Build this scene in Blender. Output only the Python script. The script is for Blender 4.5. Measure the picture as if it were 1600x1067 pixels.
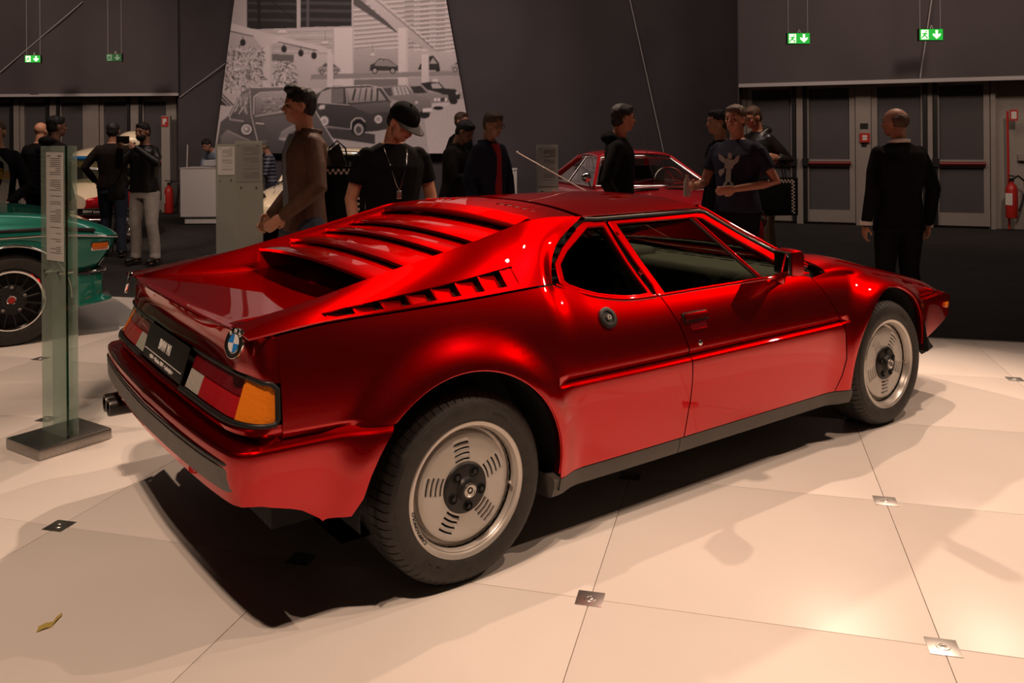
import bpy, bmesh, math, random
import numpy as np
from mathutils import Vector, Matrix, Euler
random.seed(7); np.random.seed(7)
for o in list(bpy.data.objects): bpy.data.objects.remove(o)
SC = bpy.context.scene; COL = SC.collection
PI = math.pi
# ---------------------------------------------------------------- camera
FPX = 1343.52; CAM = Vector((-1.5518, -3.2619, 1.4680)); YAW, PITCH, ROLL = .94493, 0.0, -.00676
PCX, PCY = 789.46, 213.96      # principal point: the photograph was taken with the lens shifted down
_f = Vector((math.cos(PITCH)*math.cos(YAW), math.cos(PITCH)*math.sin(YAW), math.sin(PITCH)))
_r = _f.cross(Vector((0, 0, 1))).normalized(); _u = _r.cross(_f)
_c, _s = math.cos(ROLL), math.sin(ROLL)
_R, _U = _r*_c + _u*_s, -_r*_s + _u*_c
cd = bpy.data.cameras.new('camera'); cam = bpy.data.objects.new('camera', cd); COL.objects.link(cam)
cd.sensor_width = 36; cd.lens = FPX/1600*36; cd.shift_x = (800-PCX)/1600; cd.shift_y = (PCY-533.5)/1600; cd.clip_start = .05; cd.clip_end = 200
M = Matrix((( _R.x, _U.x, -_f.x, CAM.x), (_R.y, _U.y, -_f.y, CAM.y), (_R.z, _U.z, -_f.z, CAM.z), (0, 0, 0, 1)))
cam.matrix_world = M; SC.camera = cam
F2 = Vector((math.cos(YAW), math.sin(YAW), 0)); R2 = Vector((F2.y, -F2.x, 0))
# ---------------------------------------------------------------- world, exposure, hall lights and added fills
SC.view_settings.view_transform = 'Standard'; SC.view_settings.look = 'None'
SC.view_settings.gamma = 1; SC.view_settings.use_curve_mapping = False
SC.view_settings.exposure = 0
w = bpy.data.worlds.new('hall_air'); SC.world = w; w.use_nodes = True
w.node_tree.nodes['Background'].inputs[0].default_value = (.5, .33, .25, 1)
w.node_tree.nodes['Background'].inputs[1].default_value = .05
def spot(pos, tgt, power, size=70, blend=.5, r=.06, col=(1, .70, .46), name='spot_light'):
    l = bpy.data.lights.new(name, 'SPOT'); l.energy = power; l.spot_size = math.radians(size); l.spot_blend = blend
    l.shadow_soft_size = r; l.color = col
    o = bpy.data.objects.new(name, l); COL.objects.link(o); o.location = pos
    o.rotation_euler = (Vector(tgt)-Vector(pos)).to_track_quat('-Z', 'Y').to_euler(); return o
def fromdir(tgt, d, h, power, **k):
    t = Vector(tgt); d = Vector(d)/d[2]; return spot(t+d*(h-t.z), t, power, **k)
WARM = (1, .70, .52)
fromdir((1.2, -.9, .3), (.91, .34, 1), 6.0, 900, size=52, blend=.6, r=.05, col=WARM)
fromdir((1.2, -1.0, .2), (.30, .92, 1), 6.0, 1150, size=54, blend=.6, r=.08, col=WARM)
fromdir((0.4, -.6, .3), (-.42, -.27, 1), 6.0, 300, size=56, blend=.6, r=.05, col=WARM)
fromdir((1.6, -.7, .4), (.25, -.35, 1), 6.0, 380, size=50, blend=.6, r=.04, col=WARM)
fromdir((2.4, -1.8, .0), (.10, .10, 1), 6.5, 700, size=56, blend=.8, r=.12, col=WARM)
spot((8.8, -3.0, 5.9), (1.2, -.7, .5), 750, 40, .6, .06, WARM)
spot((-2.3, -1.9, 6.0), (-1.1, -.4, 0), 720, 52, .7, .10, WARM)  # unseen fill spot added to brighten the rear left floor
spot((-2.6, -2.2, 6.0), (-.9, 1.4, .6), 260, 34, .7, .05, WARM)   # unseen fill spot added to brighten the information pillar
spot((CAM+R2*-2.0+F2*4.2).xy.to_3d()+Vector((0, 0, 5.6)), (CAM+R2*-3.15+F2*8.8).xy.to_3d()+Vector((0, 0, .9)), 420, 26, .7, .05, WARM)  # unseen fill spot added to brighten the middle pillars
def hl(lat, dep, z=0): p = CAM+R2*lat+F2*dep; return Vector((p.x, p.y, z))
# exhibition spots on the other stands and added fills for banner and doors
spot(hl(-3.2, 4.4, 5.5), hl(-4.2, 6.0, .6), 620, 46, .6, .06, WARM)          # teal coupe
spot(hl(-4.6, 9.5, 5.5), hl(-5.9, 12.2, .7), 420, 34, .5, .06, WARM)          # bubble car
spot(hl(-2.0, 8.6, 5.5), hl(-2.4, 11.6, .8), 480, 30, .5, .06, WARM)          # cream saloon
spot(hl(2.6, 7.5, 5.5), hl(2.0, 9.6, .8), 420, 38, .5, .06, WARM)             # red coupe
spot(hl(-2.2, 10.2, 6.8), hl(-2.2, 15.3, 3.2), 700, 62, .8, .3, (1, .80, .74))  # unseen fill added for the photo banner
spot(hl(-8.0, 9.5, 5.0), hl(-9.5, 17.8, 1.8), 700, 60, .8, .4, (1, .76, .62))   # unseen fill added for the left doors
spot(hl(5.5, 7.5, 5.0), hl(8.0, 14.5, 1.8), 460, 75, .8, .4, (1, .76, .62))    # unseen fill added for the right doors
la = bpy.data.lights.new('hall_fill', 'AREA'); la.shape = 'RECTANGLE'; la.size = 12; la.size_y = 2; la.energy = 420; la.color = (1, .78, .68)  # unseen area lamp added as soft fill for the curtain walls
lo = bpy.data.objects.new('hall_fill', la); COL.objects.link(lo); lo.location = hl(-1, 8.5, 7.4); lo.rotation_euler = (hl(-1, 16, 2.4)-hl(-1, 8.5, 7.4)).to_track_quat('-Z', 'Y').to_euler()
# ---------------------------------------------------------------- helpers
def at(px, py, depth):
    "world point seen at pixel px,py whose horizontal distance along the view heading is depth"
    d = _f + _R*((px-PCX)/FPX) - _U*((py-PCY)/FPX)
    return CAM + d*(depth/(d.x*F2.x+d.y*F2.y))
def atax(px, py, ax, v):
    d = _f + _R*((px-PCX)/FPX) - _U*((py-PCY)/FPX); i = 'xyz'.index(ax)
    return CAM + d*((v-CAM[i])/d[i])
def proj(P):
    d = Vector(P)-CAM; z = d.dot(_f); return PCX+FPX*d.dot(_R)/z, PCY-FPX*d.dot(_U)/z
def tag(o, label=None, cat=None, group=None, kind=None):
    if label: o['label'] = label
    if cat: o['category'] = cat
    if group: o['group'] = group
    if kind: o['kind'] = kind
    return o
def empty(name, loc=(0, 0, 0), rz=0, label=None, cat=None, group=None):
    o = bpy.data.objects.new(name, None); COL.objects.link(o); o.location = loc; o.rotation_euler = (0, 0, rz)
    o.empty_display_size = .2
    return tag(o, label, cat, group)
def mesh(name, V, F, mats, parent=None, smooth=None, mi=None, clean=False):
    me = bpy.data.meshes.new(name); me.from_pydata([tuple(v) for v in V], [], [tuple(f) for f in F])
    if not isinstance(mats, (list, tuple)): mats = [mats]
    for m in mats: me.materials.append(m)
    if mi is not None: me.polygons.foreach_set('material_index', mi)
    if clean:
        bm = bmesh.new(); bm.from_mesh(me); bmesh.ops.remove_doubles(bm, verts=bm.verts, dist=clean if clean is not True else 1e-4)
        bmesh.ops.dissolve_degenerate(bm, edges=bm.edges, dist=1e-5); bm.to_mesh(me); bm.free()
    if smooth is not None:
        me.polygons.foreach_set('use_smooth', [True]*len(me.polygons))
        if smooth < 180: me.set_sharp_from_angle(angle=math.radians(smooth))
    me.update()
    o = bpy.data.objects.new(name, me); COL.objects.link(o)
    if parent: o.parent = parent
    return o
class MB:
    def __init__(s): s.V = []; s.F = []; s.mi = []; s.m = 0
    def add(s, V, F):
        n = len(s.V); s.V += [tuple(v) for v in V]; s.F += [tuple(i+n for i in f) for f in F]; s.mi += [s.m]*len(F); return s
    def box(s, c, d, rot=None, bev=0):
        x, y, z = d[0]/2, d[1]/2, d[2]/2
        if bev > 0:
            b = min(bev, x*.9, y*.9, z*.9)
            bm = bmesh.new(); bmesh.ops.create_cube(bm, size=1)
            for v in bm.verts: v.co = Vector((v.co.x*2*x, v.co.y*2*y, v.co.z*2*z))
            bmesh.ops.bevel(bm, geom=list(bm.edges), offset=b, segments=2, affect='EDGES', profile=.6)
            V = [v.co.copy() for v in bm.verts]; F = [[v.index for v in f.verts] for f in bm.faces]; bm.free()
        else:
            V = [Vector((i*x, j*y, k*z)) for i in (-1, 1) for j in (-1, 1) for k in (-1, 1)]
            F = [(0, 1, 3, 2), (4, 6, 7, 5), (0, 4, 5, 1), (2, 3, 7, 6), (0, 2, 6, 4), (1, 5, 7, 3)]
        if rot is not None: V = [rot @ v for v in V]
        c = Vector(c); return s.add([v+c for v in V], F)
    def bb(s, a, b, bev=0):
        return s.box([(a[i]+b[i])/2 for i in range(3)], [abs(b[i]-a[i]) for i in range(3)], bev=bev)
    def tube(s, pts, r, n=8, cap=True, flat=1, up=None):
        pts = [Vector(p) for p in pts]; N = len(pts); R = r if isinstance(r, (list, tuple)) else [r]*N
        V = []; prev = None
        for i, p in enumerate(pts):
            t = (pts[min(i+1, N-1)]-pts[max(i-1, 0)]).normalized()
            a = (Vector(up) if up else prev if prev else (Vector((0, 0, 1)) if abs(t.z) < .9 else Vector((1, 0, 0))))
            x = (a - t*a.dot(t)).normalized(); y = t.cross(x); prev = x
            for k in range(n):
                w_ = 2*PI*k/n; V.append(p + x*(R[i]*math.cos(w_)*flat) + y*(R[i]*math.sin(w_)))
        F = [(i*n+k, i*n+(k+1) % n, (i+1)*n+(k+1) % n, (i+1)*n+k) for i in range(N-1) for k in range(n)]
        if cap: F += [tuple(range(n-1, -1, -1)), tuple((N-1)*n+k for k in range(n))]
        return s.add(V, F)
    def cyl(s, a, b, r, n=16, r2=None): return s.tube([a, b], [r, r if r2 is None else r2], n)
    def lathe(s, prof, n=32, c=(0, 0, 0), axis='z', close=False):
        V = []; c = Vector(c); P = len(prof)
        for k in range(n):
            w_ = 2*PI*k/n
            for (r, h) in prof:
                x, y = r*math.cos(w_), r*math.sin(w_)
                V.append(c + (Vector((x, y, h)) if axis == 'z' else Vector((x, h, y)) if axis == 'y' else Vector((h, x, y))))
        F = []
        for k in range(n):
            for i in range(P-1 if not close else P):
                a, b = k*P+i, k*P+(i+1) % P; c_, d = ((k+1) % n)*P+(i+1) % P, ((k+1) % n)*P+i
                F.append((a, d, c_, b) if axis != 'y' else (a, b, c_, d))
        return s.add(V, F)
    def sphere(s, c, r, n=12, m=8, sc=(1, 1, 1), rot=None):
        V = []; F = []; c = Vector(c)
        for i in range(m+1):
            th = PI*i/m
            for k in range(n):
                w_ = 2*PI*k/n; v = Vector((r*sc[0]*math.sin(th)*math.cos(w_), r*sc[1]*math.sin(th)*math.sin(w_), r*sc[2]*math.cos(th)))
                if rot is not None: v = rot @ v
                V.append(c+v)
        for i in range(m):
            for k in range(n): F.append((i*n+k, (i+1)*n+k, (i+1)*n+(k+1) % n, i*n+(k+1) % n))
        return s.add(V, F)
    def prism(s, poly, vec):
        "closed polygon (3D points) extruded by vec"
        poly = [Vector(p) for p in poly]; n = len(poly); v = Vector(vec)
        V = poly + [p+v for p in poly]
        F = [tuple(range(n-1, -1, -1)), tuple(range(n, 2*n))] + [(i, (i+1) % n, n+(i+1) % n, n+i) for i in range(n)]
        return s.add(V, F)
    def ring(s, outer, inner, vec):
        "frame between two closed polylines with equal counts, extruded"
        n = len(outer); v = Vector(vec); o = [Vector(p) for p in outer]; i_ = [Vector(p) for p in inner]
        V = o + i_ + [p+v for p in o] + [p+v for p in i_]
        F = []
        for k in range(n):
            j = (k+1) % n
            F += [(k, j, n+j, n+k), (2*n+k, 3*n+k, 3*n+j, 2*n+j), (k, 2*n+k, 2*n+j, j), (n+k, n+j, 3*n+j, 3*n+k)]
        return s.add(V, F)
    def build(s, name, mats, parent=None, smooth=None, clean=False):
        off = Vector((0, 0, 0))
        return mesh(name, s.V, s.F, mats, parent, smooth, s.mi if isinstance(mats, (list, tuple)) and len(mats) > 1 and not clean else None, clean)
def box(name, a, b, m, parent=None, bev=0): return MB().bb(a, b, bev).build(name, m, parent, smooth=30 if bev else None)
def mod(o, t, **k):
    m = o.modifiers.new(t.lower(), t)
    for a, b in k.items(): setattr(m, a, b)
    return m
def outward(o):
    bm = bmesh.new(); bm.from_mesh(o.data); bmesh.ops.recalc_face_normals(bm, faces=bm.faces); bm.to_mesh(o.data); bm.free()
def bake(o):
    "apply modifiers"
    dg = bpy.context.evaluated_depsgraph_get(); me = bpy.data.meshes.new_from_object(o.evaluated_get(dg)); o.modifiers.clear(); o.data = me
def copy_tree(o, parent=None):
    c = o.copy(); COL.objects.link(c)
    if parent: c.parent = parent
    for ch in list(o.children): copy_tree(ch, c)
    return c
def pchip(X, Y):
    X = np.array(X, float); Y = np.array(Y, float); h = np.diff(X); d = np.diff(Y)/h; n = len(X); m = np.zeros(n)
    for i in range(1, n-1):
        if d[i-1]*d[i] > 0:
            w1 = 2*h[i]+h[i-1]; w2 = h[i]+2*h[i-1]; m[i] = (w1+w2)/(w1/d[i-1]+w2/d[i])
    m[0] = d[0]; m[-1] = d[-1]
    def f(x):
        x = float(min(max(x, X[0]), X[-1])); i = int(min(max(np.searchsorted(X, x)-1, 0), n-2)); t = (x-X[i])/h[i]
        return float((1+2*t)*(1-t)**2*Y[i] + t*(1-t)**2*h[i]*m[i] + t*t*(3-2*t)*Y[i+1] + t*t*(t-1)*h[i]*m[i+1])
    return f
def crom(P, n, close=False):
    "Catmull-Rom through points, n points out, even by chord length"
    P = [np.array(p, float) for p in P]; out = []; N = len(P)
    ex = [2*P[0]-P[1]]+P+[2*P[-1]-P[-2]]
    for i in range(N-1):
        a, b, c, d = ex[i:i+4]
        for k in range(24):
            t = k/24; out.append(.5*((2*b)+(c-a)*t+(2*a-5*b+4*c-d)*t*t+(3*b-a-3*c+d)*t**3))
    out.append(P[-1]); out = np.array(out); L = np.r_[0, np.cumsum(np.linalg.norm(np.diff(out, axis=0), axis=1))]
    s = np.linspace(0, L[-1], n); return np.stack([np.interp(s, L, out[:, j]) for j in range(out.shape[1])], 1)
def gridfaces(nr, nc, flip=False):
    F = [(i*nc+j, i*nc+j+1, (i+1)*nc+j+1, (i+1)*nc+j) for i in range(nr-1) for j in range(nc-1)]
    return [f[::-1] for f in F] if flip else F
def font(txt, size, ext=.0005, align='CENTER', sx=1, bold=0, res=3):
    cu = bpy.data.curves.new('t', 'FONT'); cu.body = txt; cu.size = size; cu.extrude = ext; cu.align_x = align; cu.align_y = 'CENTER'; cu.resolution_u = res
    cu.offset = bold
    o = bpy.data.objects.new('t', cu); COL.objects.link(o); bpy.context.view_layer.update()
    me = bpy.data.meshes.new_from_object(o.evaluated_get(bpy.context.evaluated_depsgraph_get()))
    V = [Vector((v.co.x*sx, v.co.y, v.co.z)) for v in me.vertices]; F = [tuple(p.vertices) for p in me.polygons]
    bpy.data.objects.remove(o); bpy.data.curves.remove(cu); bpy.data.meshes.remove(me); return V, F
def frame(origin, right, up):
    r = Vector(right).normalized(); u = Vector(up); u = (u-r*u.dot(r)).normalized(); n = r.cross(u)
    return Matrix(((r.x, u.x, n.x, origin[0]), (r.y, u.y, n.y, origin[1]), (r.z, u.z, n.z, origin[2]), (0, 0, 0, 1)))
def xf(V, M_): return [M_ @ Vector(v) for v in V]
# ---------------------------------------------------------------- materials
def mat(name, col, rough=.5, metal=0, coat=0, noise=0, nscale=20, bump=0, bscale=80, trans=0, ior=1.45, emit=None, es=0, alpha=1, spec=.5, sheen=0, crough=.03, sss=0):
    m = bpy.data.materials.new(name); m.use_nodes = True; nt = m.node_tree; b = nt.nodes['Principled BSDF']; I = b.inputs
    I['Base Color'].default_value = (*col, 1); I['Roughness'].default_value = rough; I['Metallic'].default_value = metal
    I['Coat Weight'].default_value = coat; I['Coat Roughness'].default_value = crough; I['IOR'].default_value = ior
    I['Transmission Weight'].default_value = trans; I['Specular IOR Level'].default_value = spec; I['Sheen Weight'].default_value = sheen
    if emit: I['Emission Color'].default_value = (*emit, 1); I['Emission Strength'].default_value = es
    if noise or bump:
        tc = nt.nodes.new('ShaderNodeTexCoord')
    if noise:
        n = nt.nodes.new('ShaderNodeTexNoise'); n.inputs['Scale'].default_value = nscale; n.inputs['Detail'].default_value = 4
        nt.links.new(tc.outputs['Object'], n.inputs['Vector'])
        mr = nt.nodes.new('ShaderNodeMapRange'); mr.inputs['From Min'].default_value = .3; mr.inputs['From Max'].default_value = .7
        mr.inputs['To Min'].default_value = 1-noise; mr.inputs['To Max'].default_value = 1+noise
        nt.links.new(n.outputs['Fac'], mr.inputs['Value'])
        hs = nt.nodes.new('ShaderNodeHueSaturation'); hs.inputs['Color'].default_value = (*col, 1)
        nt.links.new(mr.outputs['Result'], hs.inputs['Value']); nt.links.new(hs.outputs['Color'], I['Base Color'])
    if bump:
        n2 = nt.nodes.new('ShaderNodeTexNoise'); n2.inputs['Scale'].default_value = bscale; n2.inputs['Detail'].default_value = 3
        nt.links.new(tc.outputs['Object'], n2.inputs['Vector'])
        bp = nt.nodes.new('ShaderNodeBump'); bp.inputs['Strength'].default_value = bump; bp.inputs['Distance'].default_value = .01
        nt.links.new(n2.outputs['Fac'], bp.inputs['Height']); nt.links.new(bp.outputs['Normal'], I['Normal'])
    return m
RED = mat('red_metallic_paint', (.47, .0010, .0025), .33, 1, 1, crough=.015)
RED.node_tree.nodes['Principled BSDF'].inputs['Specular Tint'].default_value = (1, .08, .06, 1)
BLACK = mat('black_plastic', (.012, .011, .010), .45)
RUB = mat('tyre_rubber', (.028, .025, .022), .62, noise=.25, nscale=30, bump=.05, bscale=200)
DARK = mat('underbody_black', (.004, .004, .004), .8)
SILL = mat('grey_plastic_sill', (.075, .066, .058), .45, noise=.12, nscale=8, bump=.02)
BUMPR = mat('grey_rubber_strip', (.13, .12, .108), .5, noise=.08)
SILV = mat('silver_wheel_paint', (.56, .53, .49), .42, .35, noise=.03)
RIMM = mat('polished_rim', (.60, .56, .51), .32, .5)
CHROME = mat('chrome', (.8, .78, .75), .08, 1)
STEEL = mat('brushed_steel', (.52, .50, .47), .33, 1, noise=.06, nscale=60)
GLASS = mat('window_glass', (.75, .80, .76), .0, trans=1, ior=1.45)
WHITE = mat('white_paint', (.75, .72, .68), .4)
BLUE = mat('blue_enamel', (.02, .22, .62), .3, coat=.5)
LRED = mat('red_lens', (.42, .006, .012), .15, coat=1, bump=.25, bscale=120)
LDRED = mat('dark_red_lens', (.16, .003, .008), .15, coat=1, bump=.25, bscale=120)
LWHITE = mat('clear_lens', (.50, .46, .40), .2, coat=1, bump=.3, bscale=150)
AMBER = mat('amber_lens', (.85, .22, .01), .2, coat=1, bump=.3, bscale=110, emit=(.9, .2, .01), es=0)
def thinglass(name, tint, rough=0, refl=1.0):
    m = bpy.data.materials.new(name); m.use_nodes = True; nt = m.node_tree; nt.nodes.clear()
    out = nt.nodes.new('ShaderNodeOutputMaterial'); t = nt.nodes.new('ShaderNodeBsdfTransparent'); g = nt.nodes.new('ShaderNodeBsdfGlossy')
    t.inputs[0].default_value = (*tint, 1); g.inputs['Roughness'].default_value = rough; g.inputs['Color'].default_value = (refl, refl, refl, 1)
    fr = nt.nodes.new('ShaderNodeFresnel'); ge = nt.nodes.new('ShaderNodeNewGeometry'); mr = nt.nodes.new('ShaderNodeMapRange')
    mr.inputs['To Min'].default_value = 1.45; mr.inputs['To Max'].default_value = 1/1.45; nt.links.new(ge.outputs['Backfacing'], mr.inputs['Value']); nt.links.new(mr.outputs['Result'], fr.inputs[0]); mx = nt.nodes.new('ShaderNodeMixShader')
    nt.links.new(fr.outputs[0], mx.inputs[0]); nt.links.new(t.outputs[0], mx.inputs[1]); nt.links.new(g.outputs[0], mx.inputs[2]); nt.links.new(mx.outputs[0], out.inputs[0])
    return m
CGLASS = thinglass('tinted_car_glass', (.58, .62, .56))
SGLASS = thinglass('green_tinted_glass', (.80, .88, .83))
# ================================================================ THE RED SPORTS CAR (x forward, right side at -y)
car = empty('sports_car', (1.3, 0, 0), 0, 'red metallic wedge-shaped mid-engine sports car with louvred rear deck, filling the foreground', 'car')
OFF = Vector((1.3, 0, 0))
def cpart(name, mb_or_V, F=None, m=RED, smooth=40, parent=None, solid=0, clean=False, mi=None):
    if isinstance(mb_or_V, MB): V, F, mi = mb_or_V.V, mb_or_V.F, (mb_or_V.mi if isinstance(m, list) else None)
    else: V = mb_or_V
    V = [Vector(v)-OFF for v in V]
    o = mesh(name, V, F, m, parent or car, smooth, mi, clean)
    if solid:
        mod(o, 'SOLIDIFY', thickness=solid, offset=-1); bake(o)
        if smooth and smooth < 180: o.data.set_sharp_from_angle(angle=math.radians(min(smooth, 40)))
    return o
def both(name, V, F, m=RED, smooth=40, parent=None, solid=0, clean=False, mi=None):
    a = cpart(name, V, F, m, smooth, parent, solid, clean, mi)
    b = cpart(name, [(v[0], -v[1], v[2]) for v in V], [f[::-1] for f in F], m, smooth, parent, solid, clean, mi)
    return a, b
RA, RF, WZ = .390, .386, .31
XR, XF = 0.0, 2.56
W = pchip([-.70, -.62, -.3, 0, .4, 1, 2, 2.3, 2.56, 2.9, 3.1, 3.3, 3.45], [.825, .835, .862, .873, .883, .89, .888, .88, .865, .815, .79, .760, .725])
ZS = pchip([-.70, -.43, -.16, .0, .427, .484, .555, .674, .817, .967, 1.013, 1.63, 1.87, 2.018, 2.3, 2.6, 3.0, 3.2, 3.45], [.868, .894, .898, .901, .912, .905, .890, .843, .820, .816, .816, .815, .809, .798, .775, .735, .647, .592, .535])
YS = pchip([-.70, -.43, .01, .42, .484, .555, .674, .817, .967, 1.63, 2.018, 2.3, 2.6, 3.0, 3.2, 3.45], [.782, .79, .79, .775, .74, .755, .785, .80, .803, .804, .812, .80, .775, .73, .71, .665])
def flare(x, z):
    f = 0
    for xc, R, a, sg in ((XR, RA, .044, .058), (XF, RF, .047, .058)):
        d = math.hypot(x-xc, z-WZ)-R
        d = min(max(d, 0)/(sg*2.3), 1); f = max(f, a*.5*(1+math.cos(PI*d)))
    return f
def Fy(x, z):
    zs = ZS(x); w_ = W(x); fl = flare(x, z); g = 1-min(fl/.02, 1)
    if z <= .5601: o = .007*g - .034*(max(0, .560-z)/.3)**1.4
    elif z <= .5801: o = float(np.interp(z, [.560, .566, .571, .5755, .580], [.007, .0062, .002, -.006, -.016]))*g
    elif z <= .6071: o = -.016*g*(.607-z)/.027
    else:
        t = (z-.607)/max(zs-.607, .02); t = min(max(t, 0), 1); o = -(w_-YS(x))*(.30*t+.70*t**2.4)
    return w_+o+fl
LV = [.256, .33, .41, .49, .54, .5650, .5755, .606, .612] + [None]*0
def levels(x, z0, n=12):
    zs = ZS(x); up = [.613+(zs-.613)*(k/n)**.85 for k in range(1, n+1)]
    L = [max(z, z0) for z in [.256, .33, .41, .48, .530, .560, .566, .571, .5755, .5800, .606, .613]]+[max(u, z0) for u in up]
    return L
def _lv(L, zs):
    for i in range(1, len(L)): L[i] = max(L[i], L[i-1]+.0045)
    L[-1] = zs
    for i in range(len(L)-2, 0, -1): L[i] = min(L[i], L[i+1]-.001)
    return L
def archz(x):
    z = .256 if x < 2.90 else .315+(x-2.95)*.25
    if x < -.284: z = .585
    for xc, R in ((XR, RA), (XF, RF)):
        if abs(x-xc) < R: z = max(z, WZ+math.sqrt(R*R-(x-xc)**2))
    return z
def sidepanel(name, x0, x1, xl=None, xr=None, top=None, solid=.006, extra=(), wl=.20):
    xs = [x0, x1]+[x for x in extra if x0 < x < x1]
    for xc, R in ((XR, RA), (XF, RF)):
        xs += [xc+R*math.cos(PI*k/36) for k in range(37) if x0 < xc+R*math.cos(PI*k/36) < x1]
        for e in (-1, 1):
            for q in (R+.0008, R+.02, R+.05, R+.09):
                if x0 < xc+e*q < x1: xs.append(xc+e*q)
    xs = sorted(set(round(x, 4) for x in xs)); full = []
    for a, b in zip(xs, xs[1:]):
        n = max(1, int((b-a)/.045)); full += [a+(b-a)*k/n for k in range(n)]
    full.append(xs[-1]); cols = []
    for x in full:
        s = (x-x0)/(x1-x0); col = []
        z0 = archz(x)
        for z in _lv(levels(x, z0), ZS(x)):
            xx = x
            if xl: xx += (xl(z)-x0)*max(0, 1-(x-x0)/wl)**2
            if xr: xx += (xr(z)-x1)*max(0, 1-(x1-x)/wl)**2
            zz = z
            col.append((xx, -Fy(xx, z), zz))
        if top: col += top(x)
        cols.append(col)
    nr, nc = len(cols), len(cols[0]); V = [p for c in cols for p in c]
    return both(name, V, gridfaces(nr, nc), solid=solid, clean=2e-5, smooth=28)
shutR = pchip([.25, .30, .361, .463, .542, .677, .78, .82], [1.058, 1.062, 1.069, 1.078, 1.075, 1.042, 1.003, .990])
shutF = pchip([.25, .277, .402, .533, .589, .722, .80], [2.088, 2.097, 2.133, 2.136, 2.108, 2.03, 1.975])
# curve fronts are defined for the side skin; the quarter panel ends 4 mm before the door
def upper_only(z): return -.50
q1 = sidepanel('rear_quarter_panel', -.61, 1.03, xr=lambda z: shutR(z)-.003)
dr = sidepanel('door', 1.03, 2.08, xl=lambda z: shutR(z)+.003, xr=lambda z: shutF(z)-.003)
CRZ = pchip([2.02, 2.22, 2.73, 3.09, 3.30, 3.45], [.846, .855, .755, .672, .618, .556])
def ftop(x):
    zs, ys, zc = ZS(x), YS(x), max(CRZ(x), ZS(x)+.008); out = []
    if x < 2.03: zc = zs+.02+(x-1.8)*.1
    for k in range(1, 9):
        a = k/8*PI/2; y = .60+(ys-.60)*math.cos(a); out.append((x, -y, zs+(zc-zs)*math.sin(a)))
    return out
ff = sidepanel('front_fender', 2.115, 3.42, wl=.07, xl=lambda z: shutF(z)+.003, top=ftop)
# front lid between the fenders
V = []; xs = np.linspace(2.12, 3.44, 34)
for x in xs:
    zc = max(CRZ(x), ZS(x)+.008)
    for k in range(17):
        y = .597*(1-2*k/16); V.append((x, y, zc - .022*(1-(abs(y)/.597)**3)*(1-(x-2)/1.6)+.012*(1-(y/.597)**2)*((x-2)/1.45)))
cpart('front_lid', V, gridfaces(34, 17, True), solid=.006, smooth=60)
# nose: bumper strip, marker lights, valance, spoiler
nose = [(3.41, -.742), (3.455, -.68), (3.485, -.4), (3.50, 0), (3.485, .4), (3.455, .68), (3.41, .742)]
npl = crom(nose, 41)
def wallstrip(name, plan, zz, m=RED, ins=None, solid=.006, parent=None, smooth=50):
    V = [];
    for j, z in enumerate(zz):
        for (x, y) in plan:
            k = ins[j] if ins else 0; V.append((x-k, y*(1-k*.6), z))
    return cpart(name, V, gridfaces(len(zz), len(plan)), m, smooth, parent, solid)
wallstrip('front_bumper', npl, [.40, .44, .50, .53, .545, .555, .562], RED, [.03, .01, .0, -.006, .004, .02, .05])
wallstrip('front_bumper_strip', npl[4:-4], [.465, .47, .515, .52], BUMPR, [-.004, -.016, -.016, -.006])
wallstrip('front_valance', npl[2:-2], [.30, .36, .41], RED, [.16, .09, .02])
V = []
sp = crom([(3.0, -.79), (3.14, -.76), (3.24, -.71), (3.34, -.5), (3.37, 0), (3.34, .5), (3.24, .71), (3.14, .76), (3.0, .79)], 41)
wallstrip('chin_spoiler', sp, [.275, .30, .36, .40], BLACK, [-.02, 0, .02, .05], solid=.01)
for s in (-1, 1):
    mk = MB().box((3.352, s*.754, .497), (.07, .03, .028), Matrix.Rotation(-s*.35, 3, 'Z'), bev=.006)
    cpart('side_marker_light', mk, m=AMBER)
    kg = MB().ring([(3.512, s*(.02+.001), .50), (3.512, s*.085, .50), (3.512, s*.085, .58), (3.512, s*.021, .58)], [(3.512, s*.03, .51), (3.512, s*.075, .51), (3.512, s*.075, .57), (3.512, s*.03, .57)], (-.02, 0, 0))
    cpart('kidney_grille', kg, m=CHROME)
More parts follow.
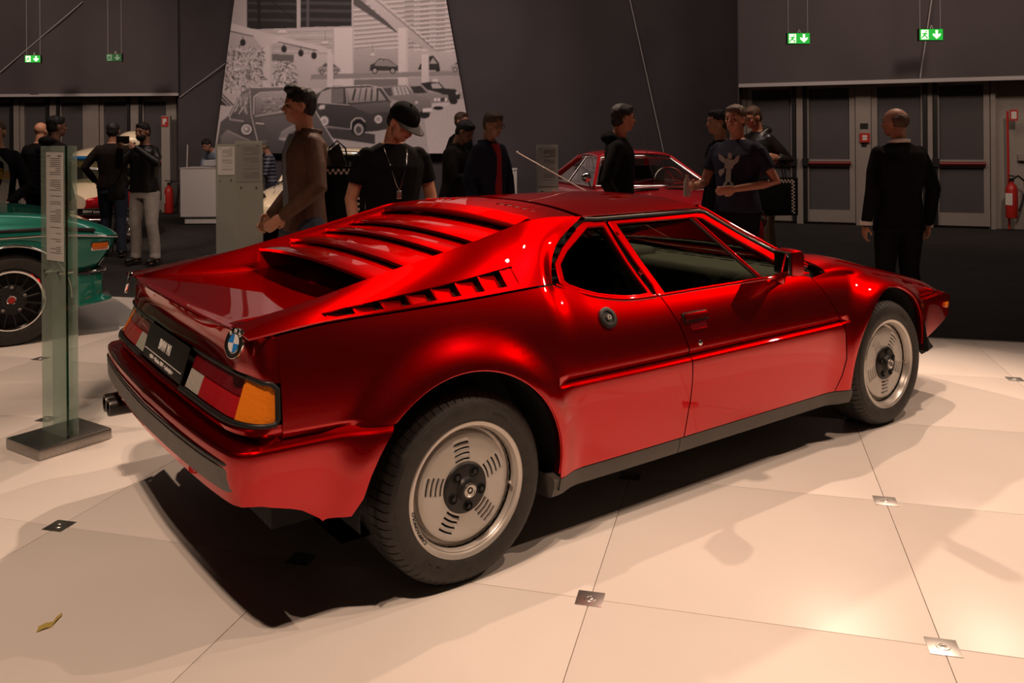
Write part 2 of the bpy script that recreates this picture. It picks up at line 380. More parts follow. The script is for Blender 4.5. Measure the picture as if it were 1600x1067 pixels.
# lower body shell that wraps round the tail (ledge, corners, valance)
def arr(z): # arch edge on the tail side
    return -math.sqrt(max(RA*RA-(z-WZ)**2, 0))
plan_l = [(-.20, -.893), (-.32, -.886), (-.45, -.874), (-.60, -.864), (-.69, -.860), (-.735, -.845), (-.758, -.80), (-.778, -.62), (-.792, -.35), (-.800, 0)]
pl = crom(plan_l, 44)
BZ = pchip([-.80, -.71, -.64, -.557, -.518, -.457, -.42, -.2], [.425, .420, .400, .371, .345, .320, .327, .33])
def shell(pl):
    zt = .568; cols = []
    n = len(pl)
    for i, (x, y) in enumerate(pl):
        u = i/(n-1); rear = min(max((-.67-x)/.07, 0), 1)
        nx, ny = (0, -1) if rear == 0 else (-math.sin(rear*PI/2), -math.cos(rear*PI/2))
        dp = .016+.022*min(max((-.42-x)/.15, 0), 1)+.055*rear
        zb = BZ(x)
        prof = [(-dp-.02, zt+.03), (-dp, zt+.010), (-dp*.5, zt+.0065), (-.004, zt+.003), (0, zt-.001), (.001, zt-.006), (.0, zt-.03), (-.0, .50), (-.006, .45), (-.02, .38), (-.045, .30)]
        col = []
        for (o, z) in prof:
            if z < .55:
                z = max(z, zb); o = -.045*max(0, (.52-z)/.22)**1.5
            xx, yy = x+nx*o, y+ny*o
            if x > -.5: # trim at the wheel arch and flare the lip
                lim = arr(min(z, .695)) - .0
                if z < .34: lim = -.415
                s = min(max((x+.5)/.30, 0), 1); xx = -.5+(lim+.5)*s
                d = math.hypot(xx-XR, z-WZ)-RA; yy -= .030*math.exp(-(max(d, 0)/.07)**2)
            col.append((xx, yy, z))
        cols.append(col)
    return cols
cols = shell(pl); nc = len(cols[0])
cols2 = cols[:-1] + [[(x, -y, z) for (x, y, z) in c] for c in cols[::-1]]
cpart('rear_bumper', [p for c in cols2 for p in c], gridfaces(len(cols2), nc), solid=.006, smooth=35, clean=2e-5)
# rubber strip on the bumper
rs = [(x-.0, y) for x, y in pl if x < -.684]
rs = crom([(-.742, -.815), (-.759, -.765), (-.777, -.6), (-.791, -.35), (-.800, 0), (-.791, .35), (-.777, .6), (-.759, .765), (-.742, .815)], 45)
V = []; zz = [.4505, .4525, .460, .517, .5275, .530]; oo = [0, .008, .016, .019, .012, 0]
rs_t = [rs[i]+ (0, 0) for i in range(len(rs))]
for z, o in zip(zz, oo):
    for (x, y) in rs:
        V.append((x-o+.004, y, z))
F = gridfaces(6, 45); F += [tuple(j*45 for j in range(6)), tuple(j*45+44 for j in range(5, -1, -1))]
cpart('bumper_rubber_strip', V, F, BUMPR, 35)
V = [(x-(.016 if 1 < k < 4 else .012), y, z) for k, z in enumerate([.527, .5285, .533, .5375, .5395, .538]) for (x, y) in rs]
cpart('bumper_trim_line', V, gridfaces(6, 45), BLACK, 60)
# --- tail fascia levels
def lvl(P, n=36): return crom(P, n)
Ys = lambda z: Fy(-.61, z)
L0 = lvl([(-0.714, 0, 0.882), (-0.711, -0.35, 0.882), (-0.694, -0.6, 0.881), (-0.674, -0.705, 0.879), (-0.65, -0.76, 0.876), (-.61, -Ys(0.873)+.0006, 0.873), (-.56, -Fy(-.56, 0.873)+.0012, 0.873)])
L1 = lvl([(-0.71, 0, 0.874), (-0.706, -0.35, 0.874), (-0.69, -0.6, 0.873), (-0.674, -0.706, 0.871), (-0.652, -0.763, 0.868), (-.61, -Ys(0.864)+.0006, 0.864), (-.56, -Fy(-.56, 0.864)+.0012, 0.864)])
L2 = lvl([(-0.69, 0, 0.835), (-0.686, -0.35, 0.835), (-0.681, -0.6, 0.834), (-0.673, -0.71, 0.832), (-0.655, -0.772, 0.83), (-.61, -Ys(0.828)+.0006, 0.828), (-.56, -Fy(-.56, 0.828)+.0012, 0.828)])
L3 = lvl([(-0.69, 0, 0.795), (-0.684, -0.35, 0.795), (-0.679, -0.6, 0.795), (-0.67, -0.72, 0.793), (-.652, -.800, .792), (-.61, -Ys(0.79)+.0006, 0.79), (-.56, -Fy(-.56, 0.79)+.0012, 0.79)])
L4 = lvl([(-0.704, 0, 0.764), (-0.699, -0.35, 0.763), (-0.685, -0.62, 0.761), (-0.669, -0.73, 0.76), (-.650, -.810, .759), (-.61, -Ys(0.758)+.0006, 0.758), (-.56, -Fy(-.56, 0.758)+.0012, 0.758)])
L5 = lvl([(-0.696, 0, 0.755), (-0.691, -0.35, 0.754), (-0.679, -0.62, 0.752), (-0.665, -0.73, 0.751), (-.648, -.811, .75), (-.61, -Ys(0.749)+.0006, 0.749), (-.56, -Fy(-.56, 0.749)+.0012, 0.749)])
def mir(rows):
    out = []
    for r in rows:
        r = [tuple(p) for p in r]; out.append([(x, -y, z) for x, y, z in r[:0:-1]] + r)
    return out
R_ = mir([L0, L1, L2, L3, L4, L5])
cpart('tail_fascia', [p for r in R_ for p in r], gridfaces(len(R_), len(R_[0]), True), solid=.005, smooth=60)
# strip below the lamps down into the groove
M0 = lvl([(-0.753, 0, 0.63), (-0.747, -0.35, 0.63), (-0.739, -0.62, 0.63), (-0.723, -0.74, 0.63), (-.676, -.826, .63), (-.61, -Ys(0.63)+.0006, 0.63), (-.56, -Fy(-.56, 0.63)+.0012, 0.63)])
M1 = lvl([(-0.761, 0, 0.62), (-0.755, -0.35, 0.62), (-0.747, -0.62, 0.62), (-0.731, -0.75, 0.62), (-0.69, -0.825, 0.62), (-.61, -Ys(0.62)+.0006, 0.62), (-.56, -Fy(-.56, 0.62)+.0012, 0.62)])
M2 = lvl([(-0.759, 0, 0.609), (-0.753, -0.35, 0.609), (-0.745, -0.62, 0.609), (-0.73, -0.75, 0.609), (-0.69, -0.827, 0.609), (-.61, -Ys(0.609)+.0006, 0.609), (-.56, -Fy(-.56, 0.609)+.0012, 0.609)])
M3 = lvl([(-0.712, 0, 0.582), (-0.706, -0.35, 0.582), (-0.698, -0.62, 0.582), (-0.688, -0.74, 0.582), (-0.665, -0.805, 0.582), (-.61, -Ys(0.582)+.0006, 0.582), (-.56, -Fy(-.56, 0.582)+.0012, 0.582)])
R_ = mir([M0, M1, M2, M3])
cpart('lamp_sill', [p for r in R_ for p in r], gridfaces(4, len(R_[0]), True), solid=.005, smooth=60)
# lamps: surface between L5 and M0
def lampsurf(u, t, inset=0):
    "u 0..1 along the half level, t 0 bottom .. 1 top"
    i = u*35; k = int(min(i, 34)); f = i-k
    a = M0[k]*(1-f)+M0[k+1]*f; b = L5[k]*(1-f)+L5[k+1]*f
    p = a*(1-t)+b*t
    if inset == 0: return p
    q0, q1 = lampsurf(max(u-.03, 0), t), lampsurf(min(u+.03, 1), t); d = q1-q0; n = np.array([-d[1], d[0]]); n /= np.linalg.norm(n)+1e-9
    if n[0] < 0 or (abs(n[0]) < .05 and n[1] < 0): n = -n
    return np.array([p[0]+n[0]*inset, p[1]+n[1]*inset, p[2]])
def yu(y, t=.5): # u at which |y| is reached
    us = np.linspace(0, 1, 400); ys = [-lampsurf(u, t)[1] for u in us]; return float(np.interp(y, ys, us))
def lens(name, u0, u1, t0, t1, m, inset=.006, parent=None, th=.02):
    for s in (1, -1):
        n = max(2, int((u1-u0)*40)+2); V = []
        rows = [(t0, inset+th), (t0, inset), (t1, inset), (t1, inset+th)]
        uu = [u0]+list(np.linspace(u0, u1, n))+[u1]
        for (t, ins) in rows:
            for q, u in enumerate(uu):
                p = lampsurf(u, t, ins if 0 < q < len(uu)-1 else inset+th); V.append((p[0], p[1]*s, p[2]))
        cpart(name, V, gridfaces(4, len(uu), s > 0), m, 30, parent)
back = []
for t in (0, .5, 1):
    back.append([tuple(lampsurf(u, t, .028)) for u in np.linspace(0, 1, 36)])
R_ = mir(back); cpart('lamp_housing', [p for r in R_ for p in r], gridfaces(3, len(R_[0]), False), BLACK, 60)
uA, uB, uC, uD = yu(.285), yu(.41), yu(.715), .926
lens('reversing_lamp', uA, uB, .08, .52, LWHITE)
lens('tail_lamp', uA, uC-.004, .55, .93, LDRED)
lens('brake_lamp', uB+.006, uC-.004, .08, .52, LRED)
lens('turn_lamp', uC+.002, uD, .08, .93, AMBER, inset=.002)
for s in (1, -1): # rubber gasket round the lamps
    path = [lampsurf(u, .02, -.001) for u in np.linspace(uA-.02, .925, 24)] + [lampsurf(.935, t, -.001) for t in (.15, .5, .85)] + [lampsurf(u, 1.0, -.001) for u in np.linspace(.915, uA-.02, 24)]
    cpart('lamp_gasket', MB().tube([(p[0], p[1]*s, p[2]) for p in path], .0085, 8), m=BLACK, smooth=60)
# plate with its lettering
pm = frame((-.727, 0, .697), (0, -1, 0), (.0305, 0, .11))
pb = MB().add(xf([v for v in MB().box((0, 0, 0), (.52, .125, .006), bev=.002).V], pm), MB().box((0, 0, 0), (.52, .125, .006), bev=.002).F)
plate = cpart('number_plate', pb, m=BLACK)
V, F = font('BMW M1', .05, .0006, sx=.8, bold=.0012); cpart('plate_lettering', xf([v+Vector((0, .012, .0038)) for v in V], pm), F, WHITE, None, plate)
V, F = font('• BMW •  M\u00fcnchen  BMW  \u2022 Lenbachplatz \u2022', .019, .0006, sx=.95, bold=.0004); cpart('plate_lettering', xf([v+Vector((0, -.046, .0038)) for v in V], pm), F, WHITE, None, plate)
cpart('plate_line', xf(MB().box((0, -.029, .004), (.49, .0025, .001)).V, pm), MB().box((0, 0, 0), (1, 1, 1)).F, WHITE, None, plate)
# roundels
def roundel(c, right, up, r, parent, n=32, pre=None):
    fm = frame(c, right, up)
    def lay(name, mb, m, par): return pre(name, xf(mb.V, fm), mb.F, m, par)
    b = lay('emblem', MB().lathe([(0, .006), (r*.93, .006), (r, .004), (r, -.004)], n), BLACK, parent)
    lay('emblem_ring', MB().lathe([(r*.955, .0072), (r*1.0, .0065), (r*1.02, .0), (r*1.0, -.004)], n), CHROME, b)
    lay('emblem_ring', MB().lathe([(r*.58, .0066), (r*.62, .0072), (r*.65, .0064)], n), CHROME, b)
    for k in range(4):
        a0 = PI/2*k; pts = [(0, 0, .0068)]+[(r*.58*math.cos(a0+t), r*.58*math.sin(a0+t), .0068) for t in np.linspace(0, PI/2, 9)]
        lay('emblem_quarter', MB().prism(pts, (0, 0, .0006)), BLUE if k % 2 else WHITE, b)
    for ch, a in (('B', 130), ('M', 90), ('W', 50)):
        V, F = font(ch, r*.40, .0003, bold=.0003); ra = math.radians(a); rot = Matrix.Rotation(ra-PI/2, 3, 'Z')
        mb = MB(); mb.V = [rot @ v + Vector((r*.79*math.cos(ra), r*.79*math.sin(ra), .0072)) for v in V]; mb.F = F
        lay('emblem_letter', mb, WHITE, b)
def pre_car(name, V, F, m, par): return cpart(name, V, F, m, 40, par)
for s in (-1, 1):
    roundel((-.700, s*.694, .854), (-s*-.30*-1, -1, 0) if False else (s*-.25*-1*-1 if s > 0 else -.25*-1, -1, 0), (.25, 0, 1), .046, car, pre=pre_car)
# --- buttress side skins with the louvre panel
CY = pchip([-.69, -.18, .14, .28, .515, .773], [.62, .582, .578, .574, .567, .572])
CZ = pchip([-.715, -.69, -.40, -.18, .14, .28, .40, .515, .62, .773], [.880, .884, .934, .982, 1.050, 1.082, 1.110, 1.134, 1.140, 1.135])
bedge = pchip([0, .05, .3, .55, 1], [.480, .484, .512, .568, .773])
xl_, xr_ = -.445, .312
xs = list(np.linspace(-.69, xl_, 8)) + [xl_+(xr_-xl_)*k/28 for k in range(1, 29)] + list(np.linspace(xr_, .773, 16))[1:]
ts = [0, .05, .15, .255, .35, .45, .55, .65, .75, .85, .93, .98, 1.0]
def bpt(x, t, ins=0):
    tl = .26+.11*min(max((x-xl_)/(xr_-xl_), 0), 1); tl = tl if x < xr_ else .37-(.37-.255)*min((x-xr_)/.3, 1)
    t = t*tl/.255 if t <= .255 else tl+(t-.255)*(1-tl)/.745
    if x > .312:
        s = (x-.312)/(.773-.312); x = .312+(bedge(t)-.312)*s
        xa = .312+(.484-.312)*s; xb = .312+(.773-.312)*s
    else: xa = xb = x
    a = np.array([xa, YS(xa)-.002, ZS(xa)+.007]); xb_ = max(xb, -.69); b = np.array([xb_, CY(xb_), CZ(xb_)])
    if xa < -.5: a[0] = xa-.02*0
    p = a*(1-t)+b*t; bul = .012*math.sin(PI*t)*min(1, max(0, x+.70)*3)
    n = np.array([0, b[2]-a[2], a[1]-b[1]]); n /= np.linalg.norm(n)
    p = p+n*(bul-ins); return (x, -p[1], p[2])
V = [bpt(x, t) for x in xs for t in ts]; nc = len(ts); F = []
i0, i1 = 7, 35
for i in range(len(xs)-1):
    for j in range(nc-1):
        if i0 <= i < i1 and 1 <= j < 3: continue
        F.append((i*nc+j, i*nc+j+1, (i+1)*nc+j+1, (i+1)*nc+j))
bt = both('rear_buttress', V, F, solid=.006, smooth=35)
# louvre panel: recess walls, then seven scoops
for s, par in ((1, bt[0]), (-1, bt[1])):
    def m3(p): return (p[0], p[1]*s, p[2])
    rc = MB(); fl = [m3(bpt(x, t, .03)) for x in np.linspace(xl_, xr_, 15) for t in (.05, .255)]
    f = gridfaces(15, 2, s < 0); rc.add(fl, f)
    for t in (.05, .255):
        rc.add([m3(bpt(x, t, i_)) for x in np.linspace(xl_, xr_, 15) for i_ in (0, .03)], gridfaces(15, 2, (s < 0) ^ (t < .1)))
    for x in (xl_, xr_):
        rc.add([m3(bpt(x, t, i_)) for t in (.05, .255) for i_ in (0, .03)], [(0, 1, 3, 2)])
    cpart('louvre_recess', rc, m=DARK, smooth=None, parent=par)
    x0_, n7 = xl_+.012, 7; wd = (xr_-.05-x0_)/n7
    for k in range(n7):
        a = x0_+k*wd; b = a+wd
        q = MB(); ra = [(a, .000), (a+wd*.15, .003), (b-wd*.24, .014), (b-wd*.22, .028)]
        V = [m3(bpt(x, t, i_)) for (x, i_) in ra for t in (.062, .12, .18, .243)]
        q.add(V, gridfaces(4, 4, s > 0))
        e = [(b-.006, -.001), (b-.006, .028), (b+.002, .028), (b+.002, -.001)]
        q.add([m3(bpt(x, t, i_)) for (x, i_) in e+[e[0]] for t in (.052, .253)], gridfaces(5, 2, s > 0))
        cpart('side_louvre', q, m=RED, smooth=30, parent=par)
    for xa, xb in ((xl_, x0_), (x0_+7*wd, xr_)):
        q = MB(); q.add([m3(bpt(x, t, .002)) for x in (xa, xb) for t in (.05, .255)], gridfaces(2, 2, s > 0))
        cpart('louvre_surround', q, m=RED, smooth=30, parent=par)
# --- rear deck between the buttresses
ZD = pchip([-.715, -.62, -.35, -.05, .05], [.882, .879, .879, .890, .893])
xs = [-.715, -.71, -.70, -.68, -.65, -.61, -.55, -.48, -.42, -.36, -.30, -.24, -.18, -.12, -.06, 0]
V = []; NY = 33
for x in xs:
    xe = max(x, -.69); cy, cz = CY(xe), CZ(xe); zd = ZD(x); wi = .10
    for k in range(NY):
        u = 1-2*k/(NY-1); y = cy*np.sign(u)*(abs(u)**.8); t = min(max((abs(y)-(cy-wi))/wi, 0), 1); t = t*t*(3-2*t)
        cr = (cz if x > -.67 else zd)
        xx = x + (.022*(abs(y)/cy)**4+.003*(abs(y)/cy) if x < -.67 else 0)
        V.append((xx, y, zd-.006*(1-(y/cy)**2)*(x > -.69)+(max(cr, zd)-zd)*t))
cpart('rear_deck', V, gridfaces(len(xs), NY, True), solid=.006, smooth=60)
for s in (-1, 1): # deck shoulders beside the roundels
    sh = [[(-.685, .60, .886), (-.694, .60, .881)], [(-.665, .70, .886), (-.674, .705, .879)], [(-.645, .75, .881), (-.650, .76, .876)], [(-.605, .788, .876), (-.61, .792, .873)]]
    V = [];
    for k in range(13):
        u = k/12; i = min(int(u*3), 2); f = u*3-i
        a = np.array(sh[i][0])*(1-f)+np.array(sh[i+1][0])*f; b = np.array(sh[i][1])*(1-f)+np.array(sh[i+1][1])*f
        iy = .60+(.79-.60)*u; t = (YS(-.62)-iy)/(YS(-.62)-CY(-.62)); c = bpt(-.62, min(max(t, 0), 1))
        for q in (b, a, np.array([c[0], -c[1], c[2]])): V.append((q[0], s*q[1], q[2]))
    cpart('deck_corner', V, gridfaces(13, 3, s > 0), smooth=70)
# inner walls beside the slats, engine bay floor
for s in (-1, 1):
    V = []
    for x in np.linspace(-.18, .60, 24):
        for (dy, dz) in ((0, 0), (-.02, -.012), (-.035, -.04), (-.04, -.13)):
            V.append((x, s*(CY(x)+dy), CZ(x)+dz))
    cpart('slat_side_rail', V, gridfaces(24, 4, s > 0), solid=.004, smooth=50)
cpart('engine_cover_well', MB().add([(-.19, -.53, .87), (-.19, .53, .87), (.62, .53, .98), (.62, -.53, .98)], [(0, 1, 2, 3)]), m=DARK, smooth=None)
sx_ = [-.18, -.031, .142, .278, .454]; sz_ = [.968, .998, 1.033, 1.062, 1.110]
sx_e = sx_+[.53]; sz_e = sz_+[1.146]
for k in range(5):
    x0, z0 = sx_e[k], sz_e[k]; x1 = sx_e[k+1]+(.05 if k < 4 else 0); z1 = sz_e[k+1]-(.026 if k < 4 else .012)
    V = []
    for j in range(8):
        t = j/7
        for q in range(25):
            y = .538*(1-2*q/24); cr = .026*(1-(y/.538)**2)
            xx = x0+(x1-x0)*t - .015*(1-(y/.538)**2)*(1-t)
            z = z0+(z1-z0)*t+cr-(.006 if j == 0 else 0)
            V.append((xx if j else xx+.001, y, z))
    cpart('engine_cover_slat', V, gridfaces(8, 25, True), solid=.012, smooth=50)
# --- roof
def roof_sec(x):
    ye = .572 if x > .773 else CY(max(x, .515)); ze = 1.135-.002*max(0, x-.773)/.7 if x > .773 else CZ(x)
    zc = 1.178 - .016*max(0, (x-1.32)/.2)**2 - .016*max(0, (.78-x)/.24)**1.5
    return ye, ze, zc
def roofgrid(x0, x1, n, bow0=0, bow1=0):
    V = []
    for i in range(n):
        x = x0+(x1-x0)*i/(n-1)
        for k in range(31):
            u = 1-2*k/30; ye, ze, zc = roof_sec(x); y = ye*u; b = (1-u*u); xx = x+(bow0*(1-i/(n-1))+bow1*i/(n-1))*b
            V.append((xx, y, ze+(zc-ze)*(1-abs(u)**2.6)))
    return V
cpart('roof', roofgrid(.780, 1.480, 20, .0, .080), gridfaces(20, 31, True), solid=.006, smooth=60)
rv = cpart('roof_rear_panel', roofgrid(.520, .776, 9, -.0, .0), gridfaces(8, 31, True), solid=.006, smooth=60)
for s in (-1, 1):
    for k in range(5):
        y = s*(.20+k*.058); ye, ze, zc = roof_sec(.665); z = ze+(zc-ze)*(1-(abs(y)/ye)**2.6)
        q = MB().box((.665, y, z+.001), (.080, .014, .008), bev=.002)
        cpart('roof_vent_slot', q, m=BLACK if k > 1 else BLACK, parent=rv)
        cpart('roof_vent_lip', MB().box((.665, y-s*.012, z+.004), (.082, .010, .009), bev=.003), m=RED, parent=rv)
# --- greenhouse sides. plane leaning inwards: y = -(.80-.7586*(z-.82))
def gx(x): return float(np.interp(x, [.45, .505, .535, .648, .784, .93, .97, 1.315, 1.558, 1.8, 1.94], [.468, .523, .555, .674, .817, .969, 1.013, 1.391, 1.626, 1.875, 2.02]))
def gz(z): return .817+(z-.82)*1.055
def g3(P): return (gx(P[0])+.012*max(0, (P[2]-.85)/.25), P[1], gz(P[2]))
def sp_(x, z, out=0):
    x, z = g3((x, 0, z))[0], gz(z)
    return Vector((x, -(.80-.7586*(z-.82))-out*.797, z+out*.604))
NV = Vector((0, -.797, .604))
def ringpoly(P, n=None): return P
def sideglass(name, pts, label=None):
    for s in (1, -1):
        q = MB().prism([sp_(x, z, -.012) for x, z in pts], NV*.004)
        V = [(v[0], v[1]*s, v[2]) for v in q.V]; F = q.F if s > 0 else [f[::-1] for f in q.F]
        cpart(name, V, F, CGLASS, None)
def sideframe(name, out, inn, th=.018, lift=.004, m=RED, parent=None):
    for s in (1, -1):
        q = MB().ring([sp_(x, z, lift-th) for x, z in out], [sp_(x, z, lift-th) for x, z in inn], NV*th)
        V = [(v[0], v[1]*s, v[2]) for v in q.V]; F = [f[::-1] for f in q.F] if s < 0 else q.F
        o = cpart(name, V, F, m, 30, parent); outward(o); mod(o, 'BEVEL', width=.004, segments=2, limit_method='ANGLE', angle_limit=.7)
qo = [(.518, .971), (.505, .905), (.520, .886), (.58, .862), (.648, .843), (.72, .830), (.784, .822), (.86, .819), (.925, .819), (.90, .88), (.875, .95), (.86, 1.03), (.850, 1.101), (.735, 1.102), (.66, 1.065), (.58, 1.02)]
qi = [(.545, .965), (.532, .915), (.546, .902), (.60, .880), (.658, .862), (.72, .850), (.784, .841), (.85, .837), (.902, .838), (.878, .89), (.858, .95), (.842, 1.02), (.828, 1.080), (.748, 1.080), (.68, 1.045), (.60, 1.005)]
sideframe('quarter_window_frame', qo, qi)
sideglass('quarter_window', [(x, z) for x, z in qi])
do = [(.935, .819), (.94, .86), (.905, .95), (.88, 1.03), (.862, 1.101), (1.1, 1.101), (1.39, 1.101), (1.425, 1.095), (1.59, .998), (1.76, .903), (1.895, .822), (1.7, .819), (1.56, .819), (1.3, .819), (1.1, .819)]
di = [(.985, .828), (.972, .87), (.945, .95), (.922, 1.03), (.906, 1.085), (1.1, 1.084), (1.36, 1.083), (1.40, 1.078), (1.545, .988), (1.70, .898), (1.81, .828), (1.7, .826), (1.56, .826), (1.3, .826), (1.1, .826)]
sideframe('door_window_frame', do, di)
sideglass('door_window', di)
for s in (1, -1):
    a, b = sp_(1.335, 1.085, 0), sp_(1.572, .825, 0)
    q = MB().tube([(a.x, a.y*s, a.z), (b.x, b.y*s, b.z)], .011, 8); cpart('window_divider', q, m=RED, smooth=60)
    q = MB().tube([(a.x-.012, a.y*s, a.z-.006), (b.x-.011, b.y*s, b.z)], .0055, 8); cpart('window_seal', q, m=BLACK, smooth=60)
    # two hinges on the pillar
    for x, z in ((.890, 1.045), (.918, .905)):
        p = sp_(x-.012, z, .006); cpart('window_hinge', MB().box((p.x, p.y*s, p.z), (.016, .012, .012), bev=.003).cyl((p.x, p.y*s, p.z-.012), (p.x, p.y*s, p.z+.012), .005, 10), m=RED)
# black drip channel + bright strip along the roof edge and A pillar
RP = [(.745, .582, 1.112), (.80, .592, 1.108), (1.1, .592, 1.108), (1.39, .590, 1.108), (1.43, .592, 1.100), (1.60, .650, 1.005), (1.78, .735, .905), (1.90, .795, .835)]
AP = [(1.400, .560, 1.125), (1.43, .566, 1.117), (1.60, .628, 1.026), (1.78, .705, .926), (1.93, .775, .845)]
for s in (-1, 1):
    cpart('drip_channel', MB().tube([(x, s*y, z) for x, y, z in [g3((a_[0], a_[1]-.008*(a_[2] > 1), a_[2])) for a_ in RP]], .0058, 8), m=DARK, smooth=60)
    cpart('drip_trim', MB().tube([(x+.003, s*(y-.001), z+.0085) for x, y, z in [g3((a_[0], a_[1]-.008*(a_[2] > 1), a_[2])) for a_ in RP]], .0026, 6), m=CHROME, smooth=60)
    cpart('windscreen_pillar', MB().tube([(x, s*y, z) for x, y, z in [g3(a_) for a_ in crom(AP, 12)]], .017, 10, flat=.8), m=RED, smooth=60)
# inner trims and headliner
IT = mat('black_inner_trim', (.010, .010, .009), .9)
sideframe('inner_trim', [(x*1.0, z) for x, z in qo], qi, th=.006, lift=-.020, m=IT); sideframe('inner_trim', do, di, th=.006, lift=-.020, m=IT)
cpart('headliner', [(x, y*.97, z-.016) for x, y, z in roofgrid(.62, 1.47, 12, .0, .08)], gridfaces(12, 31), IT, 60)
# windscreen
top = crom([(1.495, -.545, 1.130), (1.545, -.3, 1.152), (1.563, 0, 1.158), (1.545, .3, 1.152), (1.495, .545, 1.130)], 25)
bot = crom([(2.02, -.760, .846), (2.17, -.45, .850), (2.22, 0, .854), (2.17, .45, .850), (2.02, .760, .846)], 25)
V = []
for j in range(11):
    t = j/10
    for a, b in zip(top, bot): p = a*(1-t)+b*t; V.append((p[0], p[1], p[2]+.018*math.sin(PI*t)))
cpart('windscreen', V, gridfaces(11, 25), CGLASS, 60)
cpart('windscreen_seal', MB().tube([tuple(p) for p in bot], .014, 8), m=BLACK, smooth=60)
cpart('windscreen_seal', MB().tube([(p[0], p[1], p[2]+.002) for p in top], .010, 8), m=RED, smooth=60)
V = []
for j in range(4):
    t = j/3
    for k, b in enumerate(bot): V.append((b[0]*(1-t)+max(2.125, b[0])*t + .0, b[1]*(1-t)+b[1]*t*.8, b[2]-.012*t))
cpart('cowl_panel', V, gridfaces(4, 25), RED, 60)
# black slatted air gap behind the quarter window
for s in (-1, 1):
    g = MB(); P = [(.725, 1.116), (.545, 1.016), (.492, .956), (.466, .90)]; Q = [(.737, 1.098), (.582, 1.02), (.52, .971), (.507, .905)]
    for (a, b) in zip(P, Q):
        pass
    V = [sp_(x-.015, z, -.02) for x, z in P]+[sp_(x+.02, z, -.02) for x, z in Q]
    V = [(v.x, v.y*s, v.z) for v in V]; cpart('air_intake', MB().add(V, [(0, 1, 5, 4), (1, 2, 6, 5), (2, 3, 7, 6)]), m=DARK, smooth=None)
    for k in range(6):
        z = .93+k*.028; xa = float(np.interp(z, [.9, .956, 1.016, 1.116], [.468, .492, .545, .734])); p = sp_(xa+.018, z, -.006)
        cpart('intake_fin', MB().box((p.x, p.y*s, p.z), (.045, .012, .003)), m=BLACK, smooth=None)
# door sill moulding under the window
for s in (-1, 1):
    P = [g3(a_) for a_ in [(.945, .803, .823), (1.2, .803, .824), (1.56, .804, .824), (1.80, .806, .820), (1.9, .808, .816)]]
    cpart('window_sill', MB().tube([(x, s*y, z) for x, y, z in P], .009, 8), m=RED, smooth=60)
    P = [g3(a_) for a_ in crom([(.475, .742, .905), (.51, .75, .889), (.58, .77, .866), (.66, .785, .845), (.784, .80, .826), (.925, .805, .823)], 16)]
    cpart('window_sill', MB().tube([(x, s*y, z) for x, y, z in P], .010, 8), m=RED, smooth=60)
# groove backing, shut line backing, inner black structure
blk = MB()
core = []
for x in np.linspace(-.52, 3.2, 60):
    core.append([(x, -(min(YS(x), Fy(x, .6))-.035), z_) for z_ in (.30,)])
def corebox(x0, x1, zb, zt, yo):
    n = 14; V = []
    for i in range(n):
        x = x0+(x1-x0)*i/(n-1)
        for (y, z) in ((-1, zb), (-1, .52), (-1.02, .60), (-.96, zt(x)), (.96, zt(x)), (1.02, .60), (1, .52), (1, zb)):
            V.append((x, y*(W(x)-yo), z))
    F = [(i*8+k, i*8+(k+1) % 8, (i+1)*8+(k+1) % 8, (i+1)*8+k) for i in range(n-1) for k in range(8)]
    F += [tuple(range(8)), tuple((n-1)*8+k for k in range(7, -1, -1))]
    return MB().add(V, F)
cpart('floor_pan', corebox(.42, 2.14, .22, lambda x: ZS(x)-.09 if x > 1.0 else .80, .055).build if False else corebox(.42, 2.16, .22, lambda x: .36, .055), m=DARK, smooth=None)
cpart('engine_bay', MB().bb((.42, -.66, .25), (-.58, .66, .84)), m=DARK, smooth=None)
cpart('front_tub', MB().bb((2.16, -.58, .25), (3.1, .58, .60)), m=DARK, smooth=None)
cpart('tail_panel', MB().bb((-.56, -.75, .46), (-.63, .75, .74)), m=DARK, smooth=None)
for s in (-1, 1): # strips that close the shut lines from behind
    for sh in (shutR, shutF):
        V = [];
        for z in np.linspace(.26, .80, 14):
            for d in (-.03, .03): V.append((sh(z)+d, s*(Fy(sh(z)+d, z)-.014), z))
        cpart('shut_line_seal', V, gridfaces(14, 2), DARK, None)
    V = []
    for x in np.linspace(-.6, .47, 20):
        V += [(x, s*(YS(x)-.012), ZS(x)-.03), (x, s*(YS(x)-.06), ZS(x)+.012)]
    cpart('deck_line_seal', V, gridfaces(20, 2), DARK, None)
# wheel housings
for xc, R in ((XR, RA), (XF, RF)):
    for s in (-1, 1):
        V = []; ang = np.linspace(0 if xc > 1 else -.25, PI+.1, 30)
        for y in (.50, .70, Fy(xc, WZ+R+.002)-.006):
            for a in ang: V.append((xc+(R+.004)*math.cos(a), s*y, WZ+(R+.004)*math.sin(a)))
        F = gridfaces(3, 30, s > 0)
        F.append(tuple(range(30)) if s > 0 else tuple(range(29, -1, -1)))
        cpart('wheel_housing', V, F, DARK, 60)
# arch lips: thin rolled edge
def archlip(xc, R, a0, a1):
    V = []
    for a in np.linspace(a0, a1, 48):
        x, z = xc+R*math.cos(a), WZ+R*math.sin(a); y = Fy(x, z+.0)
        for (dr, dy) in ((.003, .001), (-.004, .0), (-.006, -.006), (-.003, -.03)): V.append((xc+(R+dr)*math.cos(a), -(y+dy), WZ+(R+dr)*math.sin(a)))
    return V
both('arch_lip', archlip(XR, RA, -.10, PI*.745), gridfaces(48, 4, True), smooth=60)
both('arch_lip', archlip(XF, RF, .10, PI+.12), gridfaces(48, 4, True), smooth=60)
